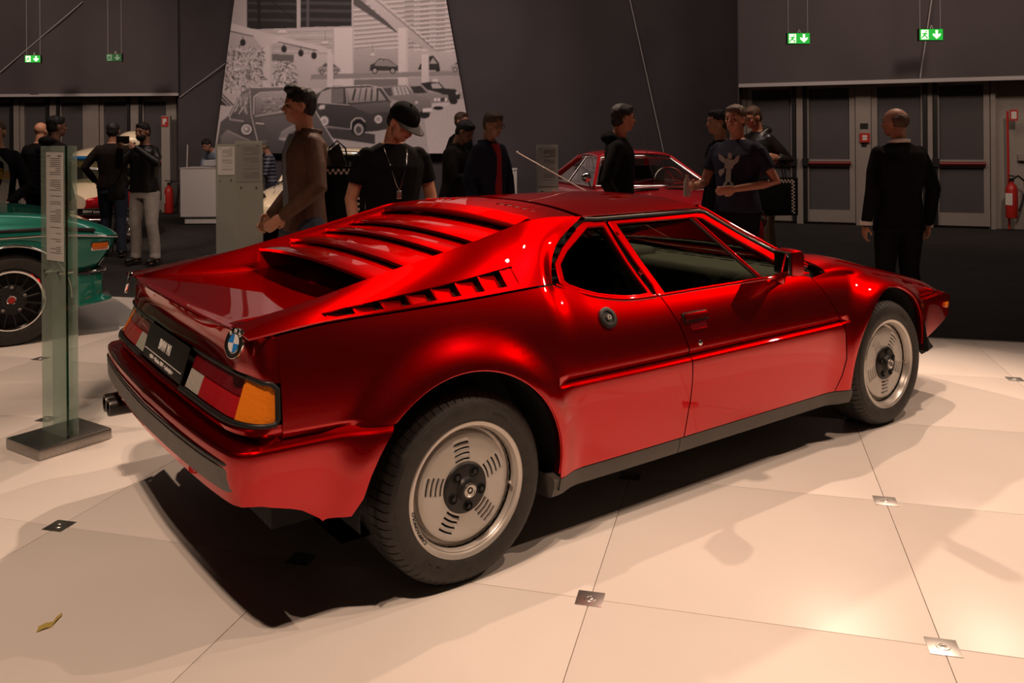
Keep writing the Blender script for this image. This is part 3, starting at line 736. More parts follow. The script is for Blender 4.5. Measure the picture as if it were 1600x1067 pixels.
# sills
def sill(x0, x1, name):
    n = 24; V = []
    for i in range(n):
        x = x0+(x1-x0)*i/(n-1); y = Fy(x, .257)
        for (dy, z) in ((-.03, .262), (-.003, .258), (.004, .250), (.003, .225), (-.012, .188), (-.03, .180), (-.09, .178), (-.09, .26)): V.append((x, -(y+dy), z))
    F = [(i*8+k, i*8+(k+1) % 8, (i+1)*8+(k+1) % 8, (i+1)*8+k) for i in range(n-1) for k in range(8)]+[tuple(range(7, -1, -1)), tuple((n-1)*8+k for k in range(8))]
    a, b = both(name, V, F, SILL, 35)
sill(.362, 1.034, 'rear_sill'); sill(1.038, 2.19, 'front_sill')
# shut line in the sill is where the two pieces meet; underside
cpart('underside', MB().add([(-.40, -.78, .20), (-.40, .78, .20), (3.1, .70, .20), (3.1, -.70, .20)], [(0, 1, 2, 3)]), m=DARK, smooth=None)
# seam line on ledge of door: filler cap, handle, lock, repeater
def onside(x, z, o=0): return Vector((x, -(Fy(x, z)+o), z))
fc = onside(.674, .776); tz = (Fy(.674, .805)-Fy(.674, .745))/.06
fm = frame(fc+Vector((0, -.008, .003)), (1, (Fy(.64, .776)-Fy(.70, .776))/.06, 0), (0, -tz, 1)); 
def fpart(name, mb, m, par=None): return cpart(name, xf(mb.V, fm), mb.F, m, 40, par)
cap = fpart('fuel_filler_cap', MB().lathe([(0, .001), (.024, .001), (.026, .006), (.036, .007), (.041, .004), (.042, -.006)], 32), BLACK)
fpart('filler_lock', MB().lathe([(0, .010), (.010, .010), (.012, .006), (.012, .0)], 20), STEEL, cap)
fpart('filler_slot', MB().box((0, 0, .011), (.003, .009, .001)), BLACK, cap)
hd = onside(1.133, .716); th_ = (Fy(1.133, .74)-Fy(1.133, .69))/.05
fm = frame(hd+Vector((0, -.006, 0)), (1, 0, 0), (0, -th_, 1))
h = fpart('door_handle', MB().box((0, .016, .009), (.132, .028, .018), bev=.006), RED)
fpart('handle_outline', MB().box((0, .016, .0), (.146, .040, .006), bev=.002), BLACK, h)  # black plate forming the dark outline round the handle
h2 = fpart('handle_shade', MB().box((.006, -.018, -.001), (.095, .034, .006), bev=.003), LDRED, h)  # dark box, slightly proud, coloured as the shaded cavity below the handle
fpart('handle_lip', MB().box((.006, -.037, .001), (.090, .006, .008), bev=.002), RED, h)
fm = frame(onside(1.132, .626, .004), (1, 0, 0), (0, 0, 1))
lk = fpart('door_lock', MB().lathe([(0, .004), (.009, .004), (.013, .001), (.014, -.003)], 20), CHROME); fpart('key_slot', MB().box((0, 0, .005), (.003, .009, .001)), BLACK, lk)
V_, F_ = None, None
# mirrors (glass faces the rear)
for s in (-1, 1):
    def sm(p): return (p[0], p[1]*(-s), p[2])
    mm = MB().box((1.712, -.897, .903), (.075, .140, .118), Matrix.Rotation(-.30, 3, 'Z'), bev=.028)
    mo = cpart('door_mirror', [sm(v) for v in mm.V], mm.F, RED, 50); outward(mo)
    g = MB().box((1.6745, -.886, .903), (.006, .104, .088), Matrix.Rotation(-.30, 3, 'Z'), bev=.002)
    go = cpart('mirror_glass', [sm(v) for v in g.V], g.F, mat('mirror_glass', (.5, .5, .5), .02, 1), 50, mo); outward(go)
    g = MB().box((1.679, -.887, .903), (.008, .116, .100), Matrix.Rotation(-.30, 3, 'Z'), bev=.004)
    go = cpart('mirror_bezel', [sm(v) for v in g.V], g.F, BLACK, 50, mo); outward(go)
    t = MB().tube([(1.715, -.885, .86), (1.735, -.855, .845), (1.755, -.825, .825), (1.76, -.81, .812)], [.02, .017, .02, .030], 12)
    go = cpart('mirror_stalk', [sm(v) for v in t.V], t.F, RED, 60, mo); outward(go)
# antenna on the left front wing
bx = None
for x in np.linspace(2.1, 3.2, 400):
    P = (x, .68, CRZ(x)-.005); a, b = proj(P)
    if abs(b-(238+.425*(a-808))) < .8: bx = P; break
bx = bx or (2.7, .68, .76)
tipp = atax(808, 238, 'y', .74)
cpart('antenna', MB().tube([bx, tipp], [.0042, .0030], 8).sphere(tipp, .007, 8, 6).lathe([(0, .02), (.012, .015), (.018, 0)], 12, bx), m=mat('antenna_steel', (.55, .50, .47), .35, .6), smooth=60)
# exhaust tips
for y in (.71, .635):
    e = MB().lathe([(.026, .0), (.036, -.0), (.038, .01), (.038, .22), (.030, .22), (.030, .03), (.026, .02)], 24, (0, 0, 0), 'x')
    cpart('exhaust_tip', [Vector(v)+Vector((-.797, y, .346)) for v in e.V], e.F, mat('dark_exhaust', (.05, .045, .04), .35, .8), 40)
cpart('silencer', MB().tube([(-.56, -.5, .37), (-.56, .5, .37)], .10, 20), m=DARK, smooth=60)
# interior
SEAT = mat('black_cloth_seat', (.018, .017, .016), .85, bump=.2, bscale=200); DASH = mat('grey_trim', (.125, .118, .105), .7, bump=.1)
for s in (-1, 1):
    sb = MB().box((1.15, s*.36, .62), (.16, .48, .62), Matrix.Rotation(-.30, 3, 'Y'), bev=.06); st = cpart('seat', sb, m=SEAT, smooth=60)
    cpart('seat_cushion', MB().box((1.42, s*.36, .42), (.50, .48, .16), bev=.05), m=SEAT, smooth=60, parent=st)
    cpart('headrest', MB().box((1.02, s*.36, .93), (.10, .30, .16), Matrix.Rotation(-.2, 3, 'Y'), bev=.04), m=SEAT, smooth=60, parent=st)
cpart('dashboard', MB().box((2.02, 0, .71), (.46, 1.42, .20), bev=.05).box((1.85, .40, .80), (.26, .48, .10), bev=.04), m=DASH, smooth=60)
cpart('rear_bulkhead', MB().add([(.80, -.62, .40), (.80, .62, .40), (.72, .60, 1.10), (.72, -.60, 1.10)], [(0, 1, 2, 3)]).bb((.5, -.72, .80), (.80, .72, .83)), m=SEAT, smooth=None)
cpart('steering_wheel', MB().tube([(1.70-.05*math.sin(a), .38+.17*math.cos(a), .80+.16*math.sin(a)) for a in np.linspace(0, 2*PI, 33)], .012, 8).cyl((1.70, .38, .80), (1.85, .38, .76), .02, 10).tube([(1.70, .22, .80), (1.70, .54, .80)], .012, 6), m=BLACK, smooth=60)
cpart('rear_view_mirror', MB().box((1.52, 0, 1.07), (.02, .16, .045), bev=.008).cyl((1.53, 0, 1.07), (1.55, 0, 1.12), .006, 8), m=BLACK, smooth=50)
for s in (-1, 1):
    V = [(x, s*(YS(x)-.04-(.0 if z > .6 else .0)), z) for x in np.linspace(.97, 1.9, 8) for z in (.36, .6, .80)]
    cpart('door_card', V, gridfaces(8, 3, s > 0), DASH if s > 0 else SEAT, None)
    for k in range(7):
        pass
for k in range(9):
    y = -.52+k*.13; cpart('defroster_vent', MB().box((2.06, y, .822), (.028, .10, .004), bev=.001), m=BLACK, smooth=None)
# ================================================================ WHEELS
def bent(V, r, a_c, out=0.0):
    "wrap flat text clockwise round a circle (face coordinates x right, z up), letters' tops outward"
    O = []
    for v in V:
        a = a_c - v.x/r; rr = r+v.y; O.append((rr*math.cos(a), out-v.z, rr*math.sin(a)))
    return O
def make_wheel(base, width, cx, yo, s, rot0, front=False):
    loc = Vector((cx, yo, WZ))
    def T(V): return [Vector((v[0]+loc.x, (v[1]+loc.y)*(1 if s < 0 else -1), v[2]+loc.z)) for v in V]
    def part(name, mb, m, par=None, smooth=40):
        F = mb.F if s < 0 else [f[::-1] for f in mb.F]
        mi = mb.mi if isinstance(m, list) else None
        return cpart(name, T(mb.V), F, m, smooth, par, mi=mi)
    rim = MB().lathe([(.2215, .012), (.2245, .004), (.2235, -.002), (.2195, -.004), (.2150, -.001), (.2070, .001), (.2050, .006), (.2035, .010), (.2010, .008), (.1985, .012), (.1960, .034), (.190, .046), (.178, .050), (.174, .044)], 72, axis='y')
    W0 = part('wheel', rim, RIMM)
    # disc with slots
    rs_ = [.060, .078, .086, .0915, .0975, .1100, .1160, .1280, .1340, .1465, .1525, .165, .172, .1745]
    hs_ = [.024, .0235, .022, .022, .022, .0225, .0225, .023, .023, .024, .024, .025, .027, .040]
    na = 180; slot = {3: .0945, 5: .113, 7: .131, 9: .1495}
    V = []; F = []
    for k in range(na):
        a = 2*PI*k/na
        for r, h in zip(rs_, hs_): V.append((r*math.cos(a), h, r*math.sin(a)))
    P = len(rs_)
    for k in range(na):
        am = math.degrees(2*PI*(k+.5)/na)
        for i in range(P-1):
            if i in slot:
                half = math.degrees(.029/slot[i]); hit = False
                for g in range(5):
                    d = (am-(rot0+72*g)+180) % 360-180
                    if abs(d) < half: hit = True
                if hit: continue
            j = (k+1) % na; F.append((k*P+i, k*P+i+1, j*P+i+1, j*P+i))
    mb = MB(); mb.add(V, F); d_ = part('wheel_disc', mb, SILV, W0); mod(d_, 'SOLIDIFY', thickness=.006, offset=0)
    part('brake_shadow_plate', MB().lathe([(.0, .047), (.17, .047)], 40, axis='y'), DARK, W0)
    part('wheel_barrel', MB().lathe([(.196, .03), (.19, .06), (.18, .08), (.185, width-.02), (.20, width)], 40, axis='y'), DARK, W0)
    # hub with centre nut; five dark discs stand in for shaded bolt wells
    hb = MB(); V = []; F = []
    hr = [.0, .034, .040, .074, .080, .084, .086]; hh = [-.004, -.002, .008, .010, .012, .018, .026]
    hb.lathe(list(zip(hr, hh)), 60, axis='y'); hub = part('hub_cover', hb, BLACK, W0)
    for g in range(5):
        a = math.radians(rot0+36+72*g); c = (.0585*math.cos(a), .0, .0585*math.sin(a))
        part('bolt_well_shade', MB().lathe([(.0175, .0085), (.0175, .0065), (.0155, .0055), (.0145, .0085), (.0, .0088)], 20, (c[0], 0, c[2]), 'y'), DARK, W0)
        part('wheel_bolt', MB().lathe([(0, .001), (.0075, .001), (.0085, .008)], 6, (c[0], 0, c[2]), 'y'), BLACK, W0)
    part('centre_nut', MB().lathe([(.0, -.010), (.022, -.010), (.031, -.007), (.034, .006)], 10, axis='y'), BLACK, W0, 30)
    part('centre_cap', MB().lathe([(.0, -.013), (.017, -.013), (.0195, -.0155), (.023, -.014), (.024, -.008)], 28, axis='y'), STEEL, W0)
    part('cap_emblem', MB().lathe([(.006, -.0145), (.011, -.0145), (.011, -.013), (.006, -.013)], 20, axis='y', close=True), BLACK, W0)
    # valve
    a = math.radians(-7); part('valve', MB().cyl((.186*math.cos(a), .055, .186*math.sin(a)), (.180*math.cos(a), .018, .180*math.sin(a)), .0045, 8).cyl((.180*math.cos(a), .022, .180*math.sin(a)), (.179*math.cos(a), .008, .179*math.sin(a)), .0055, 8), STEEL, W0)
    # tyre
    Rt = .3155; prof = [(.221, .010), (.2235, -.001), (.229, -.006), (.238, -.0085), (.250, -.0115), (.262, -.012), (.275, -.009), (.2755, -.0075), (.288, -.003), (.298, .006), (.3055, .017)]
    N = 66; th = []
    for k in range(N):
        p0 = 2*PI/N; th += [(k*p0, 0), (k*p0+p0*.10, 1), (k*p0+p0*.16, 0)]
        th[-3] = (k*p0, 0); th += [(k*p0+p0*.5, 0)]
    cols = []
    ws = width; rows_h = [.024, .034, .036, .048, .0485, .056, .0565, ws*.5-.016, ws*.5-.0155, ws*.5-.007, ws*.5-.0065]
    rows_g = [0, 0, 0, 0, 1, 1, 0, 0, 1, 1, 0]
    hs2 = rows_h + [ws-h for h in rows_h[::-1]]; gs2 = rows_g + rows_g[::-1]
    V = []; P = len(prof)+len(hs2)+3
    for (a, g) in th:
        for (r, h) in prof:
            rr = r-(.004 if g and r > .297 else 0); V.append((rr*math.cos(a), h, rr*math.sin(a)))
        for h, q in zip(hs2, gs2):
            cr = Rt-.004*((h-ws/2)/(ws/2))**2*1.0
            cr -= .0035*max(0, (.03-h)/.01) if h < .03 else 0
            dep = .0065 if q or (g and not (ws*.5-.03 < h < ws*.5+.03)) else 0
            sh = .10*(h-ws*.5)*(1 if h < ws*.5 else -1)*1.2
            V.append(((cr-dep)*math.cos(a+sh), h, (cr-dep)*math.sin(a+sh)))
        for (r, h) in ((.298, ws-.01), (.262, ws+.008), (.222, ws-.01)): V.append((r*math.cos(a), h, r*math.sin(a)))
    n = len(th); F = []
    for k in range(n):
        j = (k+1) % n
        for i in range(P-1): F.append((k*P+i, k*P+i+1, j*P+i+1, j*P+i))
    mb = MB(); mb.add(V, F); part('tyre', mb, RUB, W0, 30)
    if s < 0:
        V, F = font('CAMPAGNOLO', .0155, .0002, bold=.0005, sx=1.15)
        mb = MB(); mb.add(bent(V, .2095, math.radians(203 if not front else 150), -.0012), F); part('rim_lettering', mb, BLACK, W0, None)
        TL = mat('tyre_letter', (.040, .036, .032), .5)
        V, F = font('PRIMACY', .020, .0005, bold=.0004, sx=1.1)
        mb = MB(); mb.add(bent(V, .252, math.radians(238), -.0125), F); part('tyre_lettering', mb, TL, W0, None)
        V, F = font('225/50 R16', .014, .0004, sx=1.1)
        mb = MB(); mb.add(bent(V, .252, math.radians(60), -.0125), F); part('tyre_lettering', mb, TL, W0, None)
    return W0
for s in (-1, 1):
    make_wheel(car, .235, 0, -.893, s, 95)
    make_wheel(car, .212, 2.56, -.868, s, -90, True)
# ================================================================ FLOOR, CARPET, WALLS
GA = -.8940; GI = Vector((math.cos(GA), math.sin(GA), 0)); GJ = Vector((-math.sin(GA), math.cos(GA), 0)); GO = Vector((-1.0191, .3875, 0)); GS = 1.0192
TILE = mat('pale_floor_laminate', (.74, .68, .62), .33, noise=.025, nscale=2.5, spec=.35)
SEAM = mat('floor_seam', (.30, .23, .18), .8)
CARPET = mat('dark_carpet', (.020, .017, .015), .95, noise=.25, nscale=3, bump=.3, bscale=300)
PLATE = mat('steel_floor_plate', (.55, .53, .50), .38, 1, noise=.05)
floor = tag(MB().bb((-16, -9, -.06), (34, 32, -.022)).build('floor', CARPET), kind='structure')
i0, i1, j0, j1 = -9, 8, -5, 4
def gp(i, j, z=0): return GO+GI*(GS*i)+GJ*(GS*j)+Vector((0, 0, z))
q = MB().prism([gp(i0, j0, -.0215), gp(i1, j0, -.0215), gp(i1, j1, -.0215), gp(i0, j1, -.0215)], (0, 0, .016))
q.build('platform_base', SEAM, floor)
def vis(P, m=160):
    d = Vector(P)-CAM
    if d.dot(_f) < .05: return False
    a, b = proj(P); return -m < a < 1600+m and -m < b < 1067+m
g = .0011
tm = MB(); tm.box((GS/2, GS/2, -.003), (GS-2*g, GS-2*g, .006), bev=.0012)
tme = None
for i in range(i0, i1):
    for j in range(j0, j1):
        c = gp(i, j)
        if tme is None:
            o = mesh('floor_tile', tm.V, tm.F, TILE, floor, 30); tme = o.data
        else:
            o = bpy.data.objects.new('floor_tile', tme); COL.objects.link(o); o.parent = floor
        o.location = c; o.rotation_euler = (0, 0, GA)
pm_ = MB().box((0, 0, .0008), (.086, .086, .0016), bev=.0005)
dm_ = MB().lathe([(0, .0026), (.006, .0026), (.007, .0018), (.012, .0018), (.013, .0030), (.018, .0028), (.0195, .0014)], 24)
sm_ = MB().box((0, 0, .003), (.010, .0022, .0006))
P0 = D0 = S0 = None
for i in range(-4, 8):
    for j in range(-3, 5):
        if not vis(gp(i, j), 60) and not vis(gp(i, j), 60): continue
        if j == 4 : continue
        if P0 is None:
            a = mesh('floor_plate', pm_.V, pm_.F, PLATE, floor, 30); b = mesh('plate_lock', dm_.V, dm_.F, PLATE, a, 40); c = mesh('lock_slot', sm_.V, sm_.F, BLACK, a)
            P0, D0, S0 = a.data, b.data, c.data
        else:
            a = bpy.data.objects.new('floor_plate', P0); b = bpy.data.objects.new('plate_lock', D0); c = bpy.data.objects.new('lock_slot', S0)
            for o in (a, b, c): COL.objects.link(o)
            a.parent = floor; b.parent = a; c.parent = a
        a.location = gp(i, j, .0001); a.rotation_euler = (0, 0, GA+.02)
# platform edge trim
q = MB().prism([gp(i0, j1-.0, 0)+GJ*.0, gp(i1, j1, 0), gp(i1, j1, 0)+GJ*.03, gp(i0, j1, 0)+GJ*.03], (0, 0, -.022)); q.build('edge_trim', STEEL, floor)
# tape scrap
TAPE = mat('yellow_tape', (.50, .38, .10), .5)
c = atax(72, 985, 'z', 0)
tp = MB(); 
def rib(P, w_): 
    V = []
    for (x, y, z) in P: V += [Vector((x, y, z)), Vector((x, y, z))+w_]
    tp.add(V, gridfaces(len(P), 2)); tp.add([v+Vector((0, 0, .0006)) for v in V], gridfaces(len(P), 2, True))
a = atax(57, 988, 'z', .001); b = atax(80, 980, 'z', .001); cc = atax(97, 962, 'z', .001)
rib([tuple(a), tuple((a+b)/2+Vector((0, 0, .004))), tuple(b)], (atax(60, 980, 'z', 0)-atax(57, 989, 'z', 0)))
rib([tuple(b), tuple((b+cc)/2+Vector((0, 0, .005))), tuple(cc)], (atax(60, 985, 'z', 0)-atax(60, 990, 'z', 0)))
tag(tp.build('tape_scrap', TAPE), 'crumpled scrap of yellow tape on the pale floor near the bottom left corner', 'tape')
# ---------------- walls. lateral/depth frame of the hall: X right, Y away
def hp(lat, dep, z=0): p = CAM+R2*lat+F2*dep; return Vector((p.x, p.y, z))
def latat(px, py, dep): P = at(px, py, dep); return (P-CAM).dot(R2)
CURT = mat('charcoal_curtain', (.074, .060, .061), .8, noise=.10, nscale=1.2, bump=.05, bscale=6)
CURT2 = mat('dark_curtain_cloth', (.058, .048, .051), .85, noise=.12, nscale=1.0, bump=.05, bscale=6)
SEAMW = mat('pale_seam', (.40, .36, .35), .6)
ALU = mat('grey_aluminium_frame', (.27, .23, .20), .5, .15, noise=.05, nscale=5)
PANEL = mat('grey_door_panel', (.060, .052, .052), .65, noise=.05, nscale=3)
WALLW = mat('cream_wall', (.30, .26, .22), .7, noise=.05)
DW = 17.6; CW = 17.2
a_ = Vector((10.991, 5.541)); b_ = Vector((12.712, 2.813)); RWd = (b_-a_).normalized() # right door wall line on the ground
def cloth(name, P, Q, z0, z1, m, fold=.05, per=.9, nx=120, nz=12, ph=0, drapes=False, z0f=None):
    V = []; P = Vector(P); Q = Vector(Q); d = (Q-P); n = Vector((d.y, -d.x, 0)).normalized(); L = d.length
    for j in range(nz+1):
        for i in range(nx+1):
            s = i/nx; l = s*L; zz0 = z0f(s) if z0f else z0
            z = zz0+(z1-zz0)*j/nz
            f = fold*(math.sin(2*PI*l/per+ph+.3*z)+.5*math.sin(2*PI*l/per*1.7+ph*2+.9))*(.35+.65*(1-j/nz))
            V.append(P+d*s+n*f+Vector((0, 0, z)))
    return mesh(name, V, gridfaces(nz+1, nx+1), m, None, 180)
# left door recess wall with curtain above
xl0, xl1 = -16, latat(280, 250, DW-.5)
zl = at(140, 151, DW).z
o = cloth('wall_left', hp(xl0, DW-.5), hp(xl1, DW-.5), zl+.02, 8, CURT, .03, 1.6); tag(o, kind='structure')
tag(MB().prism([hp(xl0, DW-.54, zl-.02), hp(xl1, DW-.54, zl-.02), hp(xl1, DW-.54, zl+.035), hp(xl0, DW-.54, zl+.035)], F2*.06).build('trim_1', SEAMW), kind='structure')
tag(MB().prism([hp(xl0, DW, -.02), hp(xl1+.3, DW, -.02), hp(xl1+.3, DW, 4), hp(xl0, DW, 4)], F2*.1).build('wall_left', ALU), kind='structure')
# middle curtain wall
xm0, xm1 = latat(280, 250, CW), latat(1160, 200, CW)
o = cloth('wall_back', hp(xm0, CW), hp(xm1, CW), -.02, 8, CURT2, .035, 1.9, 160); tag(o, kind='structure')
tag(MB().prism([hp(xm0-.02, CW, -.02), hp(xm0, CW, -.02), hp(xm0, CW, 8), hp(xm0-.02, CW, 8)], F2*1.2).build('wall_back', CURT2), kind='structure')
# right door wall
A0 = Vector((a_.x, a_.y, 0)); Rd = Vector((RWd.x, RWd.y, 0)); Rn = Vector((-RWd.y, RWd.x, 0))
if Rn.dot(F2) < 0: Rn = -Rn
def rp(l, z=0, n=0): return A0+Rd*l+Rn*n+Vector((0, 0, z))
def ronwall(px, py):
    "distance along the right wall and height at a pixel"
    d = _f + _R*((px-PCX)/FPX) - _U*((py-PCY)/FPX); t = (A0-CAM).dot(Rn)/d.dot(Rn); P = CAM+d*t; return (P-A0).dot(Rd), P.z
l0 = ronwall(1160, 200)[0]; l1 = 12
zr = ronwall(1350, 131)[1]
o = cloth('wall_right', rp(l0, 0, -.45), rp(l1, 0, -.45), zr+.02, 8, CURT, .03, 1.7); tag(o, kind='structure')
tag(MB().prism([rp(l0, zr-.03, -.5), rp(l1, zr-.03, -.5), rp(l1, zr+.03, -.5), rp(l0, zr+.03, -.5)], Rn*.06).build('trim_2', SEAMW), kind='structure')
ld = ronwall(1556, 250)[0]
tag(MB().prism([rp(l0, -.02, .02), rp(ld, -.02, .02), rp(ld, 2.7, .02), rp(l0, 2.7, .02)], Rn*.1).build('wall_right', ALU), kind='structure')
tag(MB().prism([rp(ld, -.02, .05), rp(l1, -.02, .05), rp(l1, 4, .05), rp(ld, 4, .05)], Rn*.1).build('wall_right', WALLW), kind='structure')
tag(MB().prism([rp(l0, -.02, .05), rp(l0-.02, -.02, .05), rp(l0-.02, 8, .05), rp(l0, 8, .05)], Rn*-.5).build('wall_right', CURT2), kind='structure')
# ceiling and the unseen sides of the hall
HALL = mat('hall_dark', (.03, .026, .024), .9)
tag(MB().bb((-16, -9, 8), (34, 32, 8.1)).build('ceiling', HALL), kind='structure')
# pale seams that cross the curtains
def seam(pts, n, place):
    q = MB().tube([place(*p) for p in pts], .011, 6); return q
q = seam([(0, 113), (129, 3)], 0, lambda a, b: at(a, b, DW-.55)); tag(q.build('trim_3', SEAMW, smooth=60), kind='structure')
q = seam([(281, 152), (352, 99)], 0, lambda a, b: at(a, b, CW-.075)); tag(q.build('trim_4', SEAMW, smooth=60), kind='structure')
q = seam([(982, -10), (1037, 238)], 0, lambda a, b: at(a, b, CW-.075)); tag(q.build('trim_5', SEAMW, smooth=60), kind='structure')
def onr(px, py, n):
    l, z = ronwall(px, py); return rp(l, z, n)
q = seam([(1453, -5), (1434, 125)], 0, lambda a, b: onr(a, b, -.50)); tag(q.build('trim_6', SEAMW, smooth=60), kind='structure')
# two darker overlapping curtain panels (diagonal shade panels of cloth)
# ---------------- doors
BARR = mat('red_push_bar', (.16, .012, .010), .4); KICK = mat('black_rod', (.01, .009, .009), .4)
def dbox(place, l0, l1, z0, z1, n0, n1, mb): mb.prism([place(l0, z0, n0), place(l1, z0, n0), place(l1, z1, n0), place(l0, z1, n0)], place(0, 0, n1)-place(0, 0, n0)); return mb
def door(place, l0, l1, zt, n, hinge, idx, zb=.02):
    "framed leaf with two panels and a push bar"
    fr = MB(); f = .085
    for (a, b, c, d) in ((l0, l0+f, zb, zt), (l1-f, l1, zb, zt), (l0+f, l1-f, zt-.12, zt), (l0+f, l1-f, zb, zb+.2), (l0+f, l1-f, .93, 1.06)):
        dbox(place, a, b, c, d, -.05, .0, fr)
    o = fr.build('door_%d' % idx, ALU); tag(o, kind='structure')
    for (c, d) in ((zb+.2, .93), (1.06, zt-.12)): dbox(place, l0+f, l1-f, c, d, -.012, .004, MB()).build('door_panel', PANEL, o)
    a, b = place(l0+.06, 1.0, -.11), place(l1-.06, 1.0, -.11)
    MB().cyl(a, b, .030, 10).build('push_bar', BARR, o, 60)
    xr_ = l1-.03 if hinge > 0 else l0+.03
    r_ = MB(); dbox(place, xr_-.03, xr_+.03, zb+.02, zt-.04, -.10, -.05, r_); r_.build('lock_rod', KICK, o)
    bx_ = MB(); dbox(place, xr_-.05, xr_+.05, .95, 1.08, -.15, -.05, bx_); bx_.build('bar_end', KICK, o)
    cl = MB(); dbox(place, (l0+l1)/2-.2, (l0+l1)/2+.2, zt-.07, zt-.01, -.11, -.05, cl); cl.build('door_closer', ALU, o)
    return o
RL = lambda px: ronwall(px, 250)[0]
def pr_(l, z, n): return rp(l, z, n)
k = 1
for (a, b, h) in ((1168, 1244, 1), (1256, 1336, -1), (1362, 1448, 1), (1458, 1546, -1)):
    door(pr_, RL(a), RL(b), 2.36, 0, h, k); k += 1
for (a, b) in ((1244, 1256), (1336, 1362), (1448, 1458), (1546, 1556), (1158, 1168)):
    q = MB(); dbox(pr_, RL(a)+.01, RL(b)-.01, -.02, 2.46, -.075, .02, q); tag(q.build('trim_%d' % (10+k), ALU), kind='structure'); k += 1
q = MB(); dbox(pr_, l0, ld, 2.38, 2.5, -.08, .02, q); tag(q.build('trim_20', ALU), kind='structure')
q = MB(); dbox(pr_, RL(1590), l1, 1.05, 1.14, -.03, .05, q); tag(q.build('trim_21', ALU), kind='structure')
def lp(l, z, n): return hp(l, DW+n, z)
LL = lambda px: latat(px, 250, DW)
for (a, b, h) in ((-46, 24, 1), (34, 80, 1), (92, 138, -1), (158, 206, 1), (220, 268, -1)):
    door(lp, LL(a), LL(b), 2.36, 0, h, k); k += 1
q = MB(); dbox(lp, LL(-60), xl1, 2.38, 2.5, -.08, .0, q); tag(q.build('trim_30', ALU), kind='structure')
for (a, b) in ((80, 92), (138, 158), (206, 220), (268, 279), (24, 34)):
    q = MB(); dbox(lp, LL(a)+.01, LL(b)-.01, -.02, 2.46, -.075, .0, q); tag(q.build('trim_%d' % (30+k), ALU), kind='structure'); k += 1
# fire call point between the right doors, black tape patches
FR = mat('fire_red', (.42, .02, .015), .4); WL = mat('white_symbol', (.62, .56, .50), .5)
cx, cz = ronwall(1351, 215)
cp = empty('fire_alarm_call_point', rp(cx, cz, -.09), 0, 'small red square fire alarm box on the post between two grey doors', 'fire alarm')
def local(o, mb): mb.V = [Vector(v)-o.location for v in mb.V]; return mb
def loc_build(o, name, mb, m, smooth=None): return local(o, mb).build(name, m, o, smooth)
q = MB(); dbox(pr_, cx-.075, cx+.075, cz-.075, cz+.075, -.13, -.075, q); loc_build(cp, 'housing', q, FR)
q = MB(); dbox(pr_, cx-.035, cx+.035, cz-.04, cz-.005, -.134, -.13, q); dbox(pr_, cx-.035, cx+.035, cz+.005, cz+.04, -.134, -.13, q); loc_build(cp, 'front_pane', q, WL)
for (a, b, w_, h_, lb) in ((1350, 197, .12, .09, 'black rectangular patch on the door post above the fire alarm box'), (1350, 226, .08, .07, 'small black patch on the door post under the fire alarm box')):
    c1, c2 = ronwall(a, b); q = MB(); dbox(pr_, c1-w_/2, c1+w_/2, c2-h_/2, c2+h_/2, -.085, -.074, q); tag(q.build('detector_box', KICK), lb, 'box')
# ---------------- fire extinguishers
def extinguisher(base, label, sc=1, facing=None):
    t = empty('fire_extinguisher', base, 0, label, 'fire extinguisher')
    MB().lathe([(0, .0), (.075, .0), (.085, .02), (.085, .42), (.07, .49), (.03, .53), (.03, .56)], 20).build('tank', FR, t, 40)
    MB().lathe([(.03, .555), (.035, .56), (.035, .60), (0, .61)], 12).build('valve', KICK, t, 40)
    MB().box((0, 0, .64), (.15, .03, .02), Matrix.Rotation(.1, 3, 'Y'), bev=.005).build('handle', KICK, t, 40)
    rr = R2
    MB().tube([Vector((0, 0, .58)), rr*.10+Vector((0, 0, .64)), rr*.20+Vector((0, 0, .56)), rr*.21+Vector((0, 0, .40)), rr*.15+Vector((0, 0, .20)), rr*.11+Vector((0, 0, .10))], .016, 8).build('hose', KICK, t, 60)
    MB().bb((-.087, -.05, .2), (-.083, .05, .38)).build('label', WL, t)
    return t
bl, bz = ronwall(1576, 340)
e1 = extinguisher(rp(bl, bz+.02, -.28), 'red fire extinguisher with a black hose hanging by the doors at the right edge'); 
c = at(264, 326, DW-.5); e2 = extinguisher(Vector((c.x, c.y, 0)), 'red fire extinguisher standing beside the grey doors on the left')
# thin red pole with a sign at the right
q = MB().cyl(onr(1574, 356, -.18)+Vector((0, 0, 0)), onr(1571, 174, -.18), .018, 8)
pl_ = empty('extinguisher_stand', Vector((q.V[0][0], q.V[0][1], 0)), 0, 'thin red pole with a small sign holding the extinguisher at the right edge', 'stand')
loc_build(pl_, 'pole', q, FR, 60)
a, b = ronwall(1572, 174); q = MB(); dbox(pr_, a+.02, a+.13, b-.15, b+.02, -.20, -.19, q); loc_build(pl_, 'sign', q, FR)
q = MB(); dbox(pr_, a+.04, a+.11, b-.12, b-.01, -.205, -.20, q); loc_build(pl_, 'symbol', q, WL)
# white column with a red/white sign at the left doors
q = MB(); dbox(lp, LL(263), LL(276), 0, at(270, 181, DW-.3).z, -.35, -.25, q)
cl_ = empty('sign_post', hp(LL(269), DW-.3, 0), 0, 'pale upright post with a red fire sign beside the left doors', 'sign post')
loc_build(cl_, 'post', q, WALLW)
zc = at(270, 190, DW-.3).z; q = MB(); dbox(lp, LL(264), LL(274), zc-.10, zc+.10, -.37, -.352, q); loc_build(cl_, 'sign', q, FR)
q = MB(); dbox(lp, LL(266), LL(269), zc-.06, zc+.06, -.38, -.372, q); dbox(lp, LL(269), LL(272), zc-.01, zc+.06, -.38, -.372, q); loc_build(cl_, 'symbol', q, WL)
